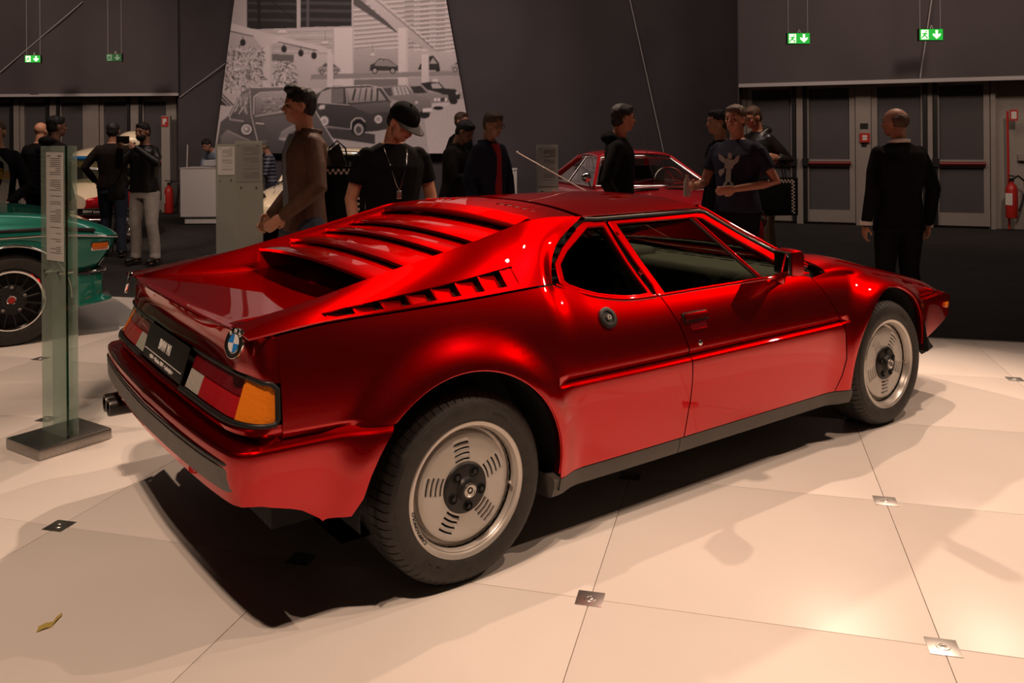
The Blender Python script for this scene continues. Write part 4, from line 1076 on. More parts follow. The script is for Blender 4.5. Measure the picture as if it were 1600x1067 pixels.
# ---------------- exit signs
def emis(name, col, s):
    m = mat(name, col, .5, emit=col, es=s); return m
GRN = emis('exit_green_lit', (.01, .32, .03), 1.1); GRND = emis('exit_green_dim', (.01, .10, .02), .25)
EWH = emis('exit_white_lit', (.75, 1, .62), 1.3); EWHD = emis('exit_white_dim', (.22, .35, .22), .25)
def exitsign(px, py, w_px, dep, lit, label, rz=0):
    c = at(px, py, dep); W_ = w_px/FPX*dep; H_ = W_*.5
    t = empty('exit_sign', c, 0, label, 'exit sign', 'hanging exit signs')
    fm = frame((0, 0, 0), R2, (0, 0, 1))
    if rz: fm = fm @ Matrix.Rotation(rz, 4, 'Y')
    def p(name, mb, m): return mesh(name, xf(mb.V, fm), mb.F, m, t)
    g1, w1 = (GRN, EWH) if lit else (GRND, EWHD)
    hs = p('housing', MB().box((0, 0, -.03), (W_, H_, .06)), BLACK)
    def fl(pts): return [(x*W_, y*H_, .006) for x, y in pts]
    mesh('panel', xf(MB().box((0, 0, .002), (W_*.95, H_*.9, .006)).V, fm), MB().box((0, 0, 0), (1, 1, 1)).F, g1, hs)
    def poly(name, pts, m, z=.0): mb = MB().prism([(x*W_, y*H_, .0055+z) for x, y in pts], (0, 0, .0015)); return mesh(name, xf(mb.V, fm), mb.F, m, hs)
    poly('arrow', [(.17, .36), (.27, .36), (.27, .0), (.38, .10), (.38, -.06), (.22, -.36), (.06, -.06), (.06, .10), (.17, 0)], w1)
    poly('doorway', [(-.42, -.38), (-.12, -.38), (-.12, .38), (-.42, .38)], w1)
    poly('running_figure', [(-.24, .30), (-.18, .30), (-.18, .20), (-.24, .20)], g1, .002)
    poly('running_figure', [(-.36, .12), (-.22, .16), (-.14, .02), (-.20, .0), (-.24, .06), (-.24, -.08), (-.16, -.20), (-.16, -.34), (-.21, -.34), (-.22, -.2), (-.30, -.12), (-.38, -.32), (-.43, -.28), (-.34, -.06), (-.30, .07), (-.36, .02), (-.40, .05)], g1, .002)
    for s in (-.42, .42):
        a = fm @ Vector((W_*s, H_*.5, -.03)); MB().cyl(a, a+Vector((0, 0, 4)), .003, 5).build('wire', SEAMW, hs)
    MB().tube([fm @ Vector((W_*.0, H_*.5, -.03)), fm @ Vector((W_*.05, H_*.5+.05, -.03)), fm @ Vector((W_*.12, H_*.5, -.03))], .006, 6).build('cable', WL, hs)
exitsign(51, 92, 24, 15.5, True, 'brightly lit green exit sign hanging at the far left', .08)
exitsign(178, 90, 25, 15.5, False, 'dim unlit green exit sign hanging above the left doors')
exitsign(1248, 60, 36, 12.5, True, 'lit green exit sign hanging near the left end of the right-hand curtain')
exitsign(1455, 54, 38, 12.5, True, 'lit green exit sign hanging rightmost under the ceiling')
# ---------------- counters
CNT = mat('white_counter', (.72, .66, .60), .35)
def counter(px0, px1, pyt, pyb, label, dep=None):
    P = atax((px0+px1)/2, pyb, 'z', 0); dep = dep or (P-CAM).dot(F2); l0, l1 = latat(px0, pyb, dep), latat(px1, pyb, dep)
    zt = at((px0+px1)/2, pyt, dep).z
    t = empty('counter', hp((l0+l1)/2, dep+.3, 0), 0, label, 'counter')
    q = MB().prism([hp(l0, dep, .12), hp(l1, dep, .12), hp(l1, dep, zt), hp(l0, dep, zt)], F2*.6); loc_build(t, 'body', q, CNT)
    q = MB().prism([hp(l0+.06, dep+.04, 0), hp(l1-.02, dep+.04, 0), hp(l1-.02, dep+.04, .12), hp(l0+.06, dep+.04, .12)], F2*.5); loc_build(t, 'plinth', q, CNT)
    q = MB().prism([hp(l0-.01, dep-.01, zt), hp(l1+.01, dep-.01, zt), hp(l1+.01, dep-.01, zt+.015), hp(l0-.01, dep-.01, zt+.015)], F2*.62); loc_build(t, 'counter_top', q, CNT)
    return t, dep, zt
t_, dc, zt_ = counter(282, 372, 263, 347, 'white reception counter behind the two glass information pillars', 14.9)
q = MB().cyl(at(292, 262, dc+.3), at(293, 226, dc+.3), .012, 8); q.V = [Vector(v) for v in q.V]; tag(q.build('flag_stick', WL, smooth=60), 'thin white stick standing on the reception counter', 'stick')
zz = at(330, 262, dc).z+.02; c = hp(latat(333, 258, dc), dc+.25, zz+.01); q = MB().box(c+Vector((0, 0, .05)), (.42, .30, .10), Matrix.Rotation(.6, 3, 'Z'), bev=.01); tag(q.build('paper_stack', mat('paper', (.62, .60, .58), .7)), 'low pile of brochures on the reception counter', 'papers')
t2, d2, z2 = counter(770, 808, 266, 330, 'small white pedestal counter beside the man in the red shirt', 14.0)
V, F = font('showcase', .08, .001); 
# ---------------- glass information pillars
PAPER = mat('printed_sheet', (.50, .48, .45), .6); INK = mat('ink', (.09, .085, .08), .7); BRS = mat('brushed_base', (.36, .34, .32), .36, 1, noise=.08, nscale=90)
SEAGL = thinglass('green_glass_edge', (.25, .42, .33), .05)
def pillar(c, right, width, h, label, sheet=(0, .16, .04, .46), base=(.46, .24), bolts=True, tone=None, glass=None, frost=0):
    t = empty('information_pillar', c, 0, label, 'information sign', 'glass information pillars')
    r = Vector(right).normalized(); n = Vector((0, 0, 1)).cross(r)
    fm = frame((0, 0, 0), r, (0, 0, 1))
    def p(name, mb, m, par=None, sm=None): return mesh(name, xf(mb.V, fm), mb.F, m, par or t, sm)
    zb = .055 if base else 0
    g_ = p('glass_panel', MB().box((0, zb+(h-zb)/2, 0), (width, h-zb, .010)), glass or SGLASS)
    p('glass_panel_edge', MB().box((width/2+.0012, zb+(h-zb)/2, .0), (.002, h-zb, .011)), SEAGL)
    p('glass_panel_back', MB().box((0, zb+(h-zb)/2, -.05), (width, h-zb, .008)), glass or SGLASS)
    x0, x1 = -width/2+sheet[2], width/2-.012; y1 = h-.03-sheet[0]; y0 = h-sheet[3]
    s_ = p('printed_sheet', MB().box(((x0+x1)/2, (y0+y1)/2, .0075), (x1-x0, y1-y0, .002)), PAPER if tone is None else tone)
    ln = MB(); random.seed(3); yy = y1-.03
    while yy > y0+.03:
        wl = (x1-x0)*(.62 if random.random() < .8 else .3); ln.box((x1-.02-wl/2, yy, .009), (wl, .0022, .0006)); yy -= .0095 if random.random() < .86 else .028
    p('printed_lines', ln, INK, s_)
    hd = MB().box((x0+.025, y1-.018, .009), (.03, .004, .0006)).box((x1-.03, y1-.018, .009), (.035, .005, .0006)); p('heading', hd, INK, s_)
    if bolts:
        for xb in (-width*.28, width*.28):
            for zo in (.008,): p('glass_bolt', MB().cyl((xb, y0-.055, -.054), (xb, y0-.055, .016), .009, 12), CHROME, g_, 60)
    if base:
        bm_ = MB(); 
        bm_.box((0, .0275, -.02), (base[0], .055, base[1]), bev=.012)
        p('base', bm_, BRS, None, 40)
    return t

def greyed(name, tint, dif, f):
    m = thinglass(name, tint); nt = m.node_tree; out = [n for n in nt.nodes if n.type == 'OUTPUT_MATERIAL'][0]; last = out.inputs[0].links[0].from_socket
    d = nt.nodes.new('ShaderNodeBsdfDiffuse'); d.inputs[0].default_value = (*dif, 1); mx = nt.nodes.new('ShaderNodeMixShader'); mx.inputs[0].default_value = f
    nt.links.new(last, mx.inputs[1]); nt.links.new(d.outputs[0], mx.inputs[2]); nt.links.new(mx.outputs[0], out.inputs[0]); return m
HZ = greyed('grey_reflection_glass', (.75, .82, .78), (.50, .50, .44), .55)  # diffuse grey mixed in to stand for floor reflections on the panes
HZF = greyed('faintly_greyed_glass', (.82, .90, .86), (.40, .46, .40), .24)
N_, F_ = atax(106, 684, 'z', .055), atax(68, 671, 'z', .055)
c = (N_+F_)/2; c.z = 0; wd_ = (N_-F_).length; dN = (N_-CAM).dot(F2); hN = at(109, 228, dN).z
pillar(c, N_-F_, wd_, hN, 'tall glass information pillar on a brushed metal foot in front of the green car', sheet=(.0, 0, .055, .55), base=(.30, .36), glass=HZF)
DK = mat('grey_printed_sheet', (.26, .25, .23), .6)
def midp(px0, px1, pyt, dep, rz, label, tone, sh):
    l0, l1 = latat(px0, pyt, dep), latat(px1, pyt, dep); h = at((px0+px1)/2, pyt, dep).z
    r = Matrix.Rotation(rz, 3, 'Z') @ R2
    return pillar(hp((l0+l1)/2, dep, 0), r, (l1-l0)/max(.3, math.cos(rz)), h, label, sheet=sh, base=((l1-l0)*1.2, .35), tone=tone, glass=HZ)
midp(368, 409, 220, 8.4, .15, 'wider grey glass information pillar with a dark sheet, right of the pair before the counter', DK, (.0, 0, .01, .40))
midp(338, 367, 225, 9.2, .25, 'narrower glass information pillar with a bright white sheet, left of the pair before the counter', mat('white_sheet', (.66, .63, .60), .6), (.0, 0, .02, .33))
midp(839, 872, 226, 9.5, .1, 'glass information pillar standing alone left of the red classic coupe', DK, (.0, 0, .01, .46))
# ================================================================ THE PHOTO BANNER (flat print on cloth, drawn as colours on a fine sheet)
PW, PH, SS = 410, 300, 2      # print covers pixels x 330..740, y -60..240
img = np.ones((PH*SS, PW*SS))*.40
yy_, xx_ = np.mgrid[0:PH*SS, 0:PW*SS]; 
XX = xx_/SS*3.902; YY = (yy_/SS-60)*3.902   # coordinates of my sketch
rngp = np.random.RandomState(4)
def poly(P, v, v2=None, a=1.0):
    P = np.array(P, float); x0, x1 = P[:, 0].min(), P[:, 0].max(); y0, y1 = P[:, 1].min(), P[:, 1].max()
    ix0, ix1 = max(int(x0/3.902*SS)-1, 0), min(int(x1/3.902*SS)+2, PW*SS); iy0, iy1 = max(int((y0/3.902+60)*SS)-1, 0), min(int((y1/3.902+60)*SS)+2, PH*SS)
    if ix1 <= ix0 or iy1 <= iy0: return
    X, Y = XX[iy0:iy1, ix0:ix1], YY[iy0:iy1, ix0:ix1]; ins = np.zeros(X.shape, bool); n = len(P)
    for i in range(n):
        (xa, ya), (xb, yb) = P[i], P[(i+1) % n]
        if ya == yb: continue
        ins ^= ((ya > Y) != (yb > Y)) & (X < (xb-xa)*(Y-ya)/(yb-ya)+xa)
    val = v if v2 is None else v+(v2-v)*np.clip((Y-y0)/max(y1-y0, 1), 0, 1)
    sub = img[iy0:iy1, ix0:ix1]; sub[ins] = (sub*(1-a)+val*a)[ins]
def line(P, w_, v, a=1.0):
    for (x0, y0), (x1, y1) in zip(P, P[1:]):
        L = math.hypot(x1-x0, y1-y0) or 1; nx, ny = -(y1-y0)/L*w_/2, (x1-x0)/L*w_/2
        poly([(x0+nx, y0+ny), (x1+nx, y1+ny), (x1-nx, y1-ny), (x0-nx, y0-ny)], v, None, a)
def ell(cx, cy, rx, ry, v, a=1.0): poly([(cx+rx*math.cos(t), cy+ry*math.sin(t)) for t in np.linspace(0, 2*PI, 28, endpoint=False)], v, None, a)
# sky of the hall: white beamed roof on the right, lower roof left
poly([(0, -260), (1600, -260), (1600, 330), (0, 330)], .34, .40)
for k in range(22):
    y = -220+k*34-k*k*.25; line([(870, y+26), (1600, y-34)], 9, .48); line([(870, y+36), (1600, y-24)], 5, .24)
    for q in range(5): poly([(1180+q*95, y+0), (1235+q*95, y-5), (1235+q*95, y+8), (1180+q*95, y+13)], .27)
poly([(870, -10), (900, -10), (1130, 180), (1130, 200), (870, 30)], .13)
poly([(880, -60), (960, -60), (1350, 290), (1350, 330), (1130, 190)], .44, .36)
line([(980, -20), (1360, 300)], 5, .17); line([(1010, -20), (1360, 285)], 4, .5)
# upper left wall and window bays with real dark beams seen through
poly([(140, -260), (220, -260), (220, 180), (120, 150)], .36)
poly([(220, -260), (522, -260), (522, 172), (220, 180)], .045); poly([(545, -260), (858, -260), (858, 160), (545, 168)], .05)
for y in (-200, -120, -40, 20, 66, 120): 
    line([(225, y), (522, y+6)], 16, .085); line([(545, y-2), (858, y+4)], 20, .095)
line([(360, 0), (520, 130)], 4, .02); line([(292, -260), (292, 178)], 20, .03); line([(590, -260), (590, 165)], 16, .14)
poly([(120, 160), (330, 185), (620, 170), (870, 160), (870, 330), (110, 330)], .40, .36)
for k in range(6): line([(380, 200+k*22), (740, 188+k*26)], 5, .46 if k % 2 else .31)
poly([(120, 140), (330, 200), (700, 290), (745, 330), (700, 320), (330, 240), (100, 180)], .45)
line([(110, 190), (650, 310)], 6, .09)
# columns
for (x0, x1, y0, y1, v) in ((318, 370, 230, 540, .47), (710, 742, 300, 530, .47), (750, 872, 170, 535, .50), (1140, 1200, 170, 530, .50), (1283, 1328, 300, 510, .48)):
    poly([(x0, y0), (x1, y0), (x1, y1), (x0, y1)], v, v*.93); line([(x1-6, y0), (x1-6, y1)], 8, v*.84)
poly([(240, 200), (318, 300), (370, 270), (430, 250), (370, 230)], .45)
# back wall with shelf of small cars
poly([(505, 330), (720, 330), (720, 540), (505, 540)], .42, .36); poly([(870, 300), (1140, 300), (1140, 455), (870, 455)], .37, .30); poly([(1200, 310), (1510, 320), (1520, 440), (1200, 450)], .40, .35)
poly([(610, 455), (1520, 432), (1520, 462), (610, 486)], .26); poly([(872, 486), (1140, 480), (1140, 530), (872, 535)], .20); poly([(1200, 478), (1520, 462), (1530, 600), (1200, 530)], .33)
# busy wall at the left: clutter
for k in range(620):
    x, y = rngp.uniform(80, 320), rngp.uniform(290, 560)
    if rngp.rand() < .35: x = rngp.uniform(372, 505); y = rngp.uniform(370, 520)
    L = rngp.uniform(6, 34); an = rngp.choice([.8, -.9, 1.4, .1])+rngp.normal()*.2
    line([(x, y), (x+L*math.cos(an), y+L*math.sin(an))], rngp.uniform(2, 8), rngp.choice([.5, .42, .12, .2, .08, .35]))
poly([(372, 330), (505, 335), (505, 375), (372, 372)], .17)
for (x, y) in ((195, 260), (445, 300), (548, 325), (628, 340)): ell(x, y, 17, 22, .05); line([(x, y-40), (x, y)], 4, .08)
for (x, y, r) in ((695, 262, 26), (435, 195, 34), (985, 335, 16)): poly([(x-r, y+6), (x-r*.4, y-12), (x+r*.4, y-12), (x+r, y+6)], .5); line([(x, y-70), (x, y-10)], 2.5, .1); line([(x-r, y+8), (x+r, y+8)], 3, .12)
# generic cars in the print
def carp(x, y, s, body, dark, flip=1, typ=0):
    f = flip; T = lambda P: [(x+f*a*s, y+b*s) for a, b in P]
    poly(T([(-86, 0), (-86, -28), (-66, -40), (-30, -70), (30, -74), (62, -44), (84, -36), (88, 0)]), body, body*.7)
    poly(T([(-56, -40), (-28, -64), (-2, -66), (-2, -40)]), dark); poly(T([(4, -40), (4, -66), (30, -66), (54, -42)]), dark)
    for a in (-52, 56): ell(x+f*a*s, y, 17*s, 19*s, .03); ell(x+f*a*s, y, 10*s, 12*s, .42); ell(x+f*a*s, y, 4*s, 5*s, .12)
carp(1055, 432, 1.0, .10, .30, -1); poly([(1000, 392), (1030, 374), (1090, 374), (1128, 400), (1128, 408), (1000, 402)], .26)
carp(720, 440, .8, .34, .12, -1); poly([(708, 330), (745, 330), (745, 540), (708, 540)], .47)
poly([(1260, 425), (1275, 395), (1320, 345), (1355, 340), (1390, 385), (1398, 430)], .06); poly([(1330, 390), (1352, 352), (1380, 390)], .33); ell(1382, 428, 13, 10, .04); carp(1530, 425, .8, .38, .1, 1)
poly([(1283, 330), (1328, 330), (1328, 510), (1283, 510)], .48, .44)
# floor
poly([(600, 560), (1620, 560), (1700, 960), (560, 960)], .30, .36); poly([(1290, 640), (1560, 600), (1640, 960), (1330, 960)], .37, .43)
poly([(640, 770), (1000, 820), (1000, 880), (640, 830)], .08)
# black saloon far right, light saloon, mid saloon
poly([(1280, 508), (1330, 500), (1390, 502), (1425, 540), (1490, 545), (1520, 580), (1515, 606), (1440, 612), (1400, 570), (1290, 540)], .05); poly([(1340, 512), (1385, 508), (1412, 538), (1350, 540)], .36); ell(1478, 618, 25, 20, .04); ell(1500, 568, 9, 10, .4)
poly([(1350, 480), (1385, 480), (1385, 500), (1350, 500)], .46)
poly([(1205, 522), (1290, 520), (1340, 570), (1445, 580), (1452, 640), (1360, 660), (1330, 600), (1230, 570)], .30, .2); poly([(1215, 528), (1280, 526), (1318, 566), (1240, 572)], .07)
for cx in (1368, 1390, 1432): ell(cx, 608, 9, 11, .5)
poly([(1400, 598), (1425, 596), (1425, 618), (1400, 620)], .08); poly([(1350, 630), (1450, 624), (1450, 645), (1350, 656)], .42); ell(1385, 660, 32, 12, .03)
poly([(1035, 528), (1190, 520), (1235, 575), (1330, 600), (1345, 640), (1340, 690), (1290, 700), (1200, 640), (1090, 600)], .27, .17); poly([(1108, 532), (1185, 528), (1222, 574), (1118, 582)], .40); poly([(1045, 540), (1098, 534), (1106, 584), (1070, 590)], .12)
for k in range(4): line([(1130+k*22, 532), (1145+k*24, 578)], 6, .12)
ell(1300, 700, 34, 24, .03); ell(1252, 625, 9, 10, .42); poly([(1290, 662), (1345, 660), (1345, 682), (1290, 685)], .5)
# the big dark saloon in the middle
poly([(612, 620), (640, 570), (690, 535), (760, 524), (960, 522), (1060, 545), (1100, 610), (1090, 640), (1110, 690), (1120, 780), (1010, 800), (860, 812), (850, 800), (680, 772), (620, 700)], .115, .06)
poly([(648, 608), (672, 560), (730, 542), (730, 630), (650, 628)], .34); poly([(738, 542), (806, 540), (806, 628), (738, 630)], .20); poly([(826, 538), (1010, 532), (1068, 612), (842, 628)], .36, .24)
for k in range(5): line([(880+k*34, 540), (862+k*38, 615)], rngp.uniform(5, 14), .08)
line([(610, 624), (830, 640), (1000, 660), (1090, 640)], 4, .40); line([(640, 572), (700, 532), (960, 520), (1040, 536), (1096, 614)], 5, .42)
line([(822, 536), (832, 632)], 5, .4); line([(733, 540), (733, 632)], 4, .38)
poly([(840, 640), (1085, 620), (1100, 680), (1000, 690), (980, 700), (930, 680)], .17, .11); line([(690, 768), (850, 790)], 4, .35)
ell(900, 780, 46, 52, .02); ell(900, 790, 30, 36, .30); ell(900, 792, 18, 22, .10); line([(852, 790), (856, 745), (880, 722), (915, 720), (940, 745)], 6, .40)
ell(1020, 728, 28, 30, .10); ell(1020, 728, 22, 24, .46); ell(1020, 728, 14, 15, .30)
poly([(655, 655), (670, 640), (695, 642), (692, 664), (660, 668)], .45)
ell(690, 738, 34, 36, .12); ell(690, 738, 26, 28, .48); ell(692, 740, 15, 17, .33)
# the large round-backed car at the left
poly([(20, 940), (40, 860), (60, 740), (110, 700), (140, 640), (180, 570), (240, 535), (480, 528), (560, 560), (620, 620), (680, 760), (760, 880), (790, 940)], .19, .10)
poly([(270, 585), (300, 572), (480, 560), (560, 640), (560, 665), (300, 710), (272, 700)], .35, .17); poly([(150, 640), (190, 575), (232, 560), (215, 700), (130, 715), (118, 700)], .30, .12)
for k in range(90): 
    x, y = rngp.uniform(290, 520), rngp.uniform(590, 690); line([(x, y), (x+rngp.uniform(8, 30), y-rngp.uniform(0, 8))], 3, rngp.choice([.45, .1, .4, .06]))
for k in range(30): 
    x, y = rngp.uniform(140, 215), rngp.uniform(590, 700); line([(x, y), (x+8, y-20)], 4, rngp.choice([.45, .1, .5]))
line([(235, 545), (245, 700), (285, 860)], 5, .42); line([(262, 700), (262, 590), (300, 566), (480, 556)], 6, .45); line([(268, 710), (500, 672)], 6, .40)
line([(60, 740), (110, 700), (118, 730), (200, 740)], 6, .40); line([(180, 570), (118, 706)], 6, .42); line([(240, 535), (480, 528)], 7, .46)
poly([(0, 560), (60, 560), (140, 640), (110, 650), (50, 640)], .07); line([(60, 575), (130, 650)], 7, .4); line([(60, 600), (120, 660)], 4, .45)
ell(216, 790, 42, 40, .06); ell(216, 790, 34, 33, .42); ell(218, 790, 20, 20, .25); ell(214, 786, 10, 10, .5)
poly([(60, 830), (100, 790), (180, 830), (250, 860), (250, 940), (60, 940)], .24, .12); line([(100, 800), (240, 860)], 6, .3)
line([(272, 752), (325, 756)], 8, .44); poly([(410, 850), (430, 800), (480, 770), (500, 760), (520, 790), (470, 820), (450, 860)], .34); line([(430, 810), (520, 760)], 4, .45)
line([(600, 620), (680, 750), (760, 880)], 5, .45)
poly([(300, 720), (560, 690), (600, 820), (380, 850)], .20, .13, .5)
img = np.clip(img*(1+.05*rngp.normal(size=img.shape)), 0, 1)
img = np.clip((img/.5), 0, 1)**1.45*.5
small = img.reshape(PH, SS, PW, SS).mean((1, 3))
PD = CW-.22; V = []; C_ = []
NXP, NYP = 380, 280
for j in range(NYP+1):
    py = -60+300*j/NYP; xl = 366-(py/240)*31; xr_ = 697+(py/240)*43
    for i in range(NXP+1):
        px = xl+(xr_-xl)*i/NXP; V.append(tuple(at(px, py, PD)+F2*(.010*math.sin((px+py*.2)*.11))))
        a = min(max(px-330, 0), PW-1.01); b = min(max(py+60, 0), PH-1.01); ia, ib = int(a), int(b); fa, fb = a-ia, b-ib
        g_ = small[ib, ia]*(1-fa)*(1-fb)+small[ib, ia+1]*fa*(1-fb)+small[ib+1, ia]*(1-fa)*fb+small[ib+1, ia+1]*fa*fb
        C_.append((g_*1.0, g_*.86, g_*.84, 1))
PRM = bpy.data.materials.new('printed_cloth'); PRM.use_nodes = True; nt = PRM.node_tree; b = nt.nodes['Principled BSDF']; b.inputs['Roughness'].default_value = .85
vc = nt.nodes.new('ShaderNodeVertexColor'); vc.layer_name = 'print'; 
mu = nt.nodes.new('ShaderNodeVectorMath'); mu.operation = 'SCALE'; mu.inputs['Scale'].default_value = 1.7
nt.links.new(vc.outputs['Color'], mu.inputs[0]); nt.links.new(mu.outputs[0], b.inputs['Base Color'])
o = mesh('photo_banner', V, gridfaces(NYP+1, NXP+1, True), PRM, None, 180)
ca = o.data.color_attributes.new('print', 'FLOAT_COLOR', 'POINT'); ca.data.foreach_set('color', np.array(C_, 'f').ravel())
mod(o, 'SOLIDIFY', thickness=.004, offset=0)
tag(o, 'tall cloth banner printed with a monochrome photo of vintage cars in a hall', 'banner')
# ================================================================ OTHER CARS
GREEN = mat('teal_paint', (.008, .20, .145), .32, .35, 1); CREAM = mat('cream_paint', (.78, .66, .47), .3, 0, 1); CRED = mat('deep_red_paint', (.45, .004, .012), .3, .2, 1)
DGLS = mat('dark_car_interior', (.012, .012, .012), .15, coat=1)
def lbuild(t, name, mb, m, smooth=40, sub=0):
    "mesh given in the thing's own frame"
    o = mb.build(name, m, t, smooth)
    if sub: mod(o, 'SUBSURF', levels=sub, render_levels=sub)
    return o
def loft(secs, close=True, flip=False):
    mb = MB(); n = len(secs[0]); V = [p for s in secs for p in s]
    mb.add(V, gridfaces(len(secs), n, flip)); return mb
def cwheel(t, x, y, r, w_, s, face, name='wheel'):
    "road wheel: tyre, rim ring, face; s = side of the outer face (+1/-1)"
    def P(mb): mb.V = [Vector((v[0]+x, (v[1])*(-s)+y, v[2]+r)) for v in mb.V]; mb.F = mb.F if s < 0 else [f[::-1] for f in mb.F]; return mb
    ty = P(MB().lathe([(r*.67, .01), (r*.70, -.006), (r*.86, -.012), (r*.97, .006), (r, .03), (r, w_-.03), (r*.95, w_), (r*.6, w_)], 48, axis='y')).build(name, RUB, t, 40)
    P(MB().lathe([(r*.665, .012), (r*.67, -.004), (r*.64, -.006), (r*.60, .002), (r*.585, .04)], 48, axis='y')).build('rim', CHROME if face != 'plain' else STEEL, ty, 40)
    P(MB().lathe([(0, .06), (r*.6, .06), (r*.6, .05)], 32, axis='y')).build('wheel_well', DARK, ty, 40)
    if face == 'cross':
        for k in range(16):
            a = 2*PI*k/16; ca, sa = math.cos(a), math.sin(a); b = a+.16; 
            P(MB().tube([(r*.12*ca, .018, r*.12*sa), (r*.58*math.cos(b), .030, r*.58*math.sin(b))], .0055, 5)).build('spoke', BLACK, ty, 60)
        P(MB().lathe([(0, .004), (r*.09, .004), (r*.11, .012), (r*.2, .014), (r*.22, .03)], 24, axis='y')).build('hub', BLACK, ty, 40)
        P(MB().lathe([(r*.075, .003), (r*.085, .001), (r*.10, .006)], 20, axis='y')).build('hub_ring', CHROME, ty, 40)
        P(MB().lathe([(0, .001), (r*.07, .002)], 16, axis='y')).build('hub_centre', FR, ty, 40)
        for k in range(5):
            a = 2*PI*k/5+.3; P(MB().lathe([(.004, .010), (.011, .008), (.013, .018)], 12, (r*.27*math.cos(a), 0, r*.27*math.sin(a)), 'y')).build('wheel_nut', STEEL, ty, 40)
        P(MB().lathe([(0, .022), (r*.30, .020), (r*.34, .035)], 24, axis='y')).build('hub_disc', BLACK, ty, 40)
    else:
        P(MB().lathe([(0, .0), (r*.3, .006), (r*.5, .03), (r*.6, .035)], 24, axis='y')).build('hubcap', CHROME, ty, 40)
    return ty
# ---- teal coupe, front end (x forward = world x, its right side at y = 3.75)
gt = empty('classic_coupe', (-.82, 4.58, 0), 0, 'teal green classic coupe with chrome trim and cross-spoke wheel at the left edge', 'car')
GO2 = Vector((-.77, 4.58, 0))
HWd = .83
gx = lambda x: x+.77     # world x -> local
# side profile: stations in local x; half section from belt groove round to bonnet centre
st = [-1.55, -1.2, -.9, -.6, -.3, 0, .25, .42, .55, .65, .705, .725]
zt_g = pchip([-1.55, -.8, 0, .25, .45, .60, .70, .73], [.975, .968, .948, .922, .880, .83, .775, .745])
yw_g = pchip([-1.55, 0, .35, .55, .68, .73], [.83, .83, .825, .81, .775, .735])
ch = .775  # chrome line height
secs = []
for x in st:
    w_ = yw_g(x); zt = zt_g(x); c0 = ch-.045*max(0, (x-.2)/.5)**1.5; top = max(zt, c0+.01); h_ = top-c0
    secs.append([(x, -w_, c0), (x, -w_+.015, c0+h_*.30), (x, -w_+.04, c0+h_*.42), (x, -w_+.05, c0+h_*.55), (x, -w_+.09, c0+h_*.90), (x, -w_+.15, c0+h_), (x, -w_*.5, c0+h_*.97), (x, 0, top+.0)])
V = [p for s in secs for p in s]; mb = MB().add(V, gridfaces(len(secs), 8)); mb.add([(x, -y, z) for x, y, z in V], gridfaces(len(secs), 8, True))
lbuild(gt, 'bonnet', mb, GREEN, 50, 2)
# flank with wheel arch
RG, zc_ = .375, .327
fl = []
xsf = sorted(set([round(v, 3) for v in list(np.linspace(-1.55, -RG, 10))+[RG*math.cos(PI*k/24) for k in range(25)]+list(np.linspace(RG, .70, 9))]))
for x in xsf:
    w_ = yw_g(x); c0 = ch-.045*max(0, (x-.2)/.5)**1.5; zb = .30 if x < 0 else .47+.0*x
    if abs(x) < RG: zb = max(zb, zc_+math.sqrt(RG*RG-x*x))
    if x >= RG*.8: zb = max(zb, .47)
    zb = min(zb, c0-.03); xo = 0
    rake = lambda z: -.17*((c0-z)/.30)**1.2*max(0, (x-.45)/.25)
    fl.append([(x+rake(z), -(w_-.006-.05*(t**1.6)), z) for t, z in [(t, c0-.004-(c0-.004-zb)*t) for t in (0, .08, .2, .4, .6, .8, 1)]])
V = [p for s in fl for p in s]
for mb in (MB().add(V, gridfaces(len(fl), 7, True)), MB().add([(x, -y, z) for x, y, z in V], gridfaces(len(fl), 7))):
    o = lbuild(gt, 'flank', mb, GREEN, 50); mod(o, 'SOLIDIFY', thickness=.01, offset=0)
for s in (-1, 1):
    lbuild(gt, 'chrome_strip', MB().tube([(x, s*(yw_g(x)+.002), ch-.045*max(0, (x-.2)/.5)**1.5) for x in np.linspace(-1.55, .715, 30)], .0085, 8), CHROME, 60)
    lbuild(gt, 'arch_trim', MB().tube([((RG+.012)*math.cos(a), s*(yw_g(.3)-.012+.01*math.sin(a)), zc_+(RG+.012)*math.sin(a)) for a in np.linspace(-.05, PI+.05, 40)], .022, 8, flat=.6), CHROME, 60)
    lbuild(gt, 'arch_flare', MB().tube([((RG+.03)*math.cos(a), s*(yw_g(.3)-.022), zc_+(RG+.035)*math.sin(a)) for a in np.linspace(.15, PI-.15, 40)], .03, 10), GREEN, 60)
    lbuild(gt, 'black_stripe', MB().tube([(x, s*(yw_g(x)-.018), ch+.045*(1-max(0, (x-.3)/.38))-.0) for x in np.linspace(-1.55, .55, 26)], .014, 6), BLACK, 60)
    q = MB().box((.582, s*(yw_g(.58)-.012), .668), (.13, .03, .066), Matrix.Rotation(-s*.12, 3, 'Z'), bev=.01)
    r_ = lbuild(gt, 'turn_lamp_frame', q, CHROME); lbuild(r_, 'turn_lamp', MB().box((.583, s*(yw_g(.58)-.009), .668), (.115, .03, .052), Matrix.Rotation(-s*.12, 3, 'Z'), bev=.008), mat('orange_lens', (.60, .13, .01), .2, coat=1, bump=.3, bscale=90))
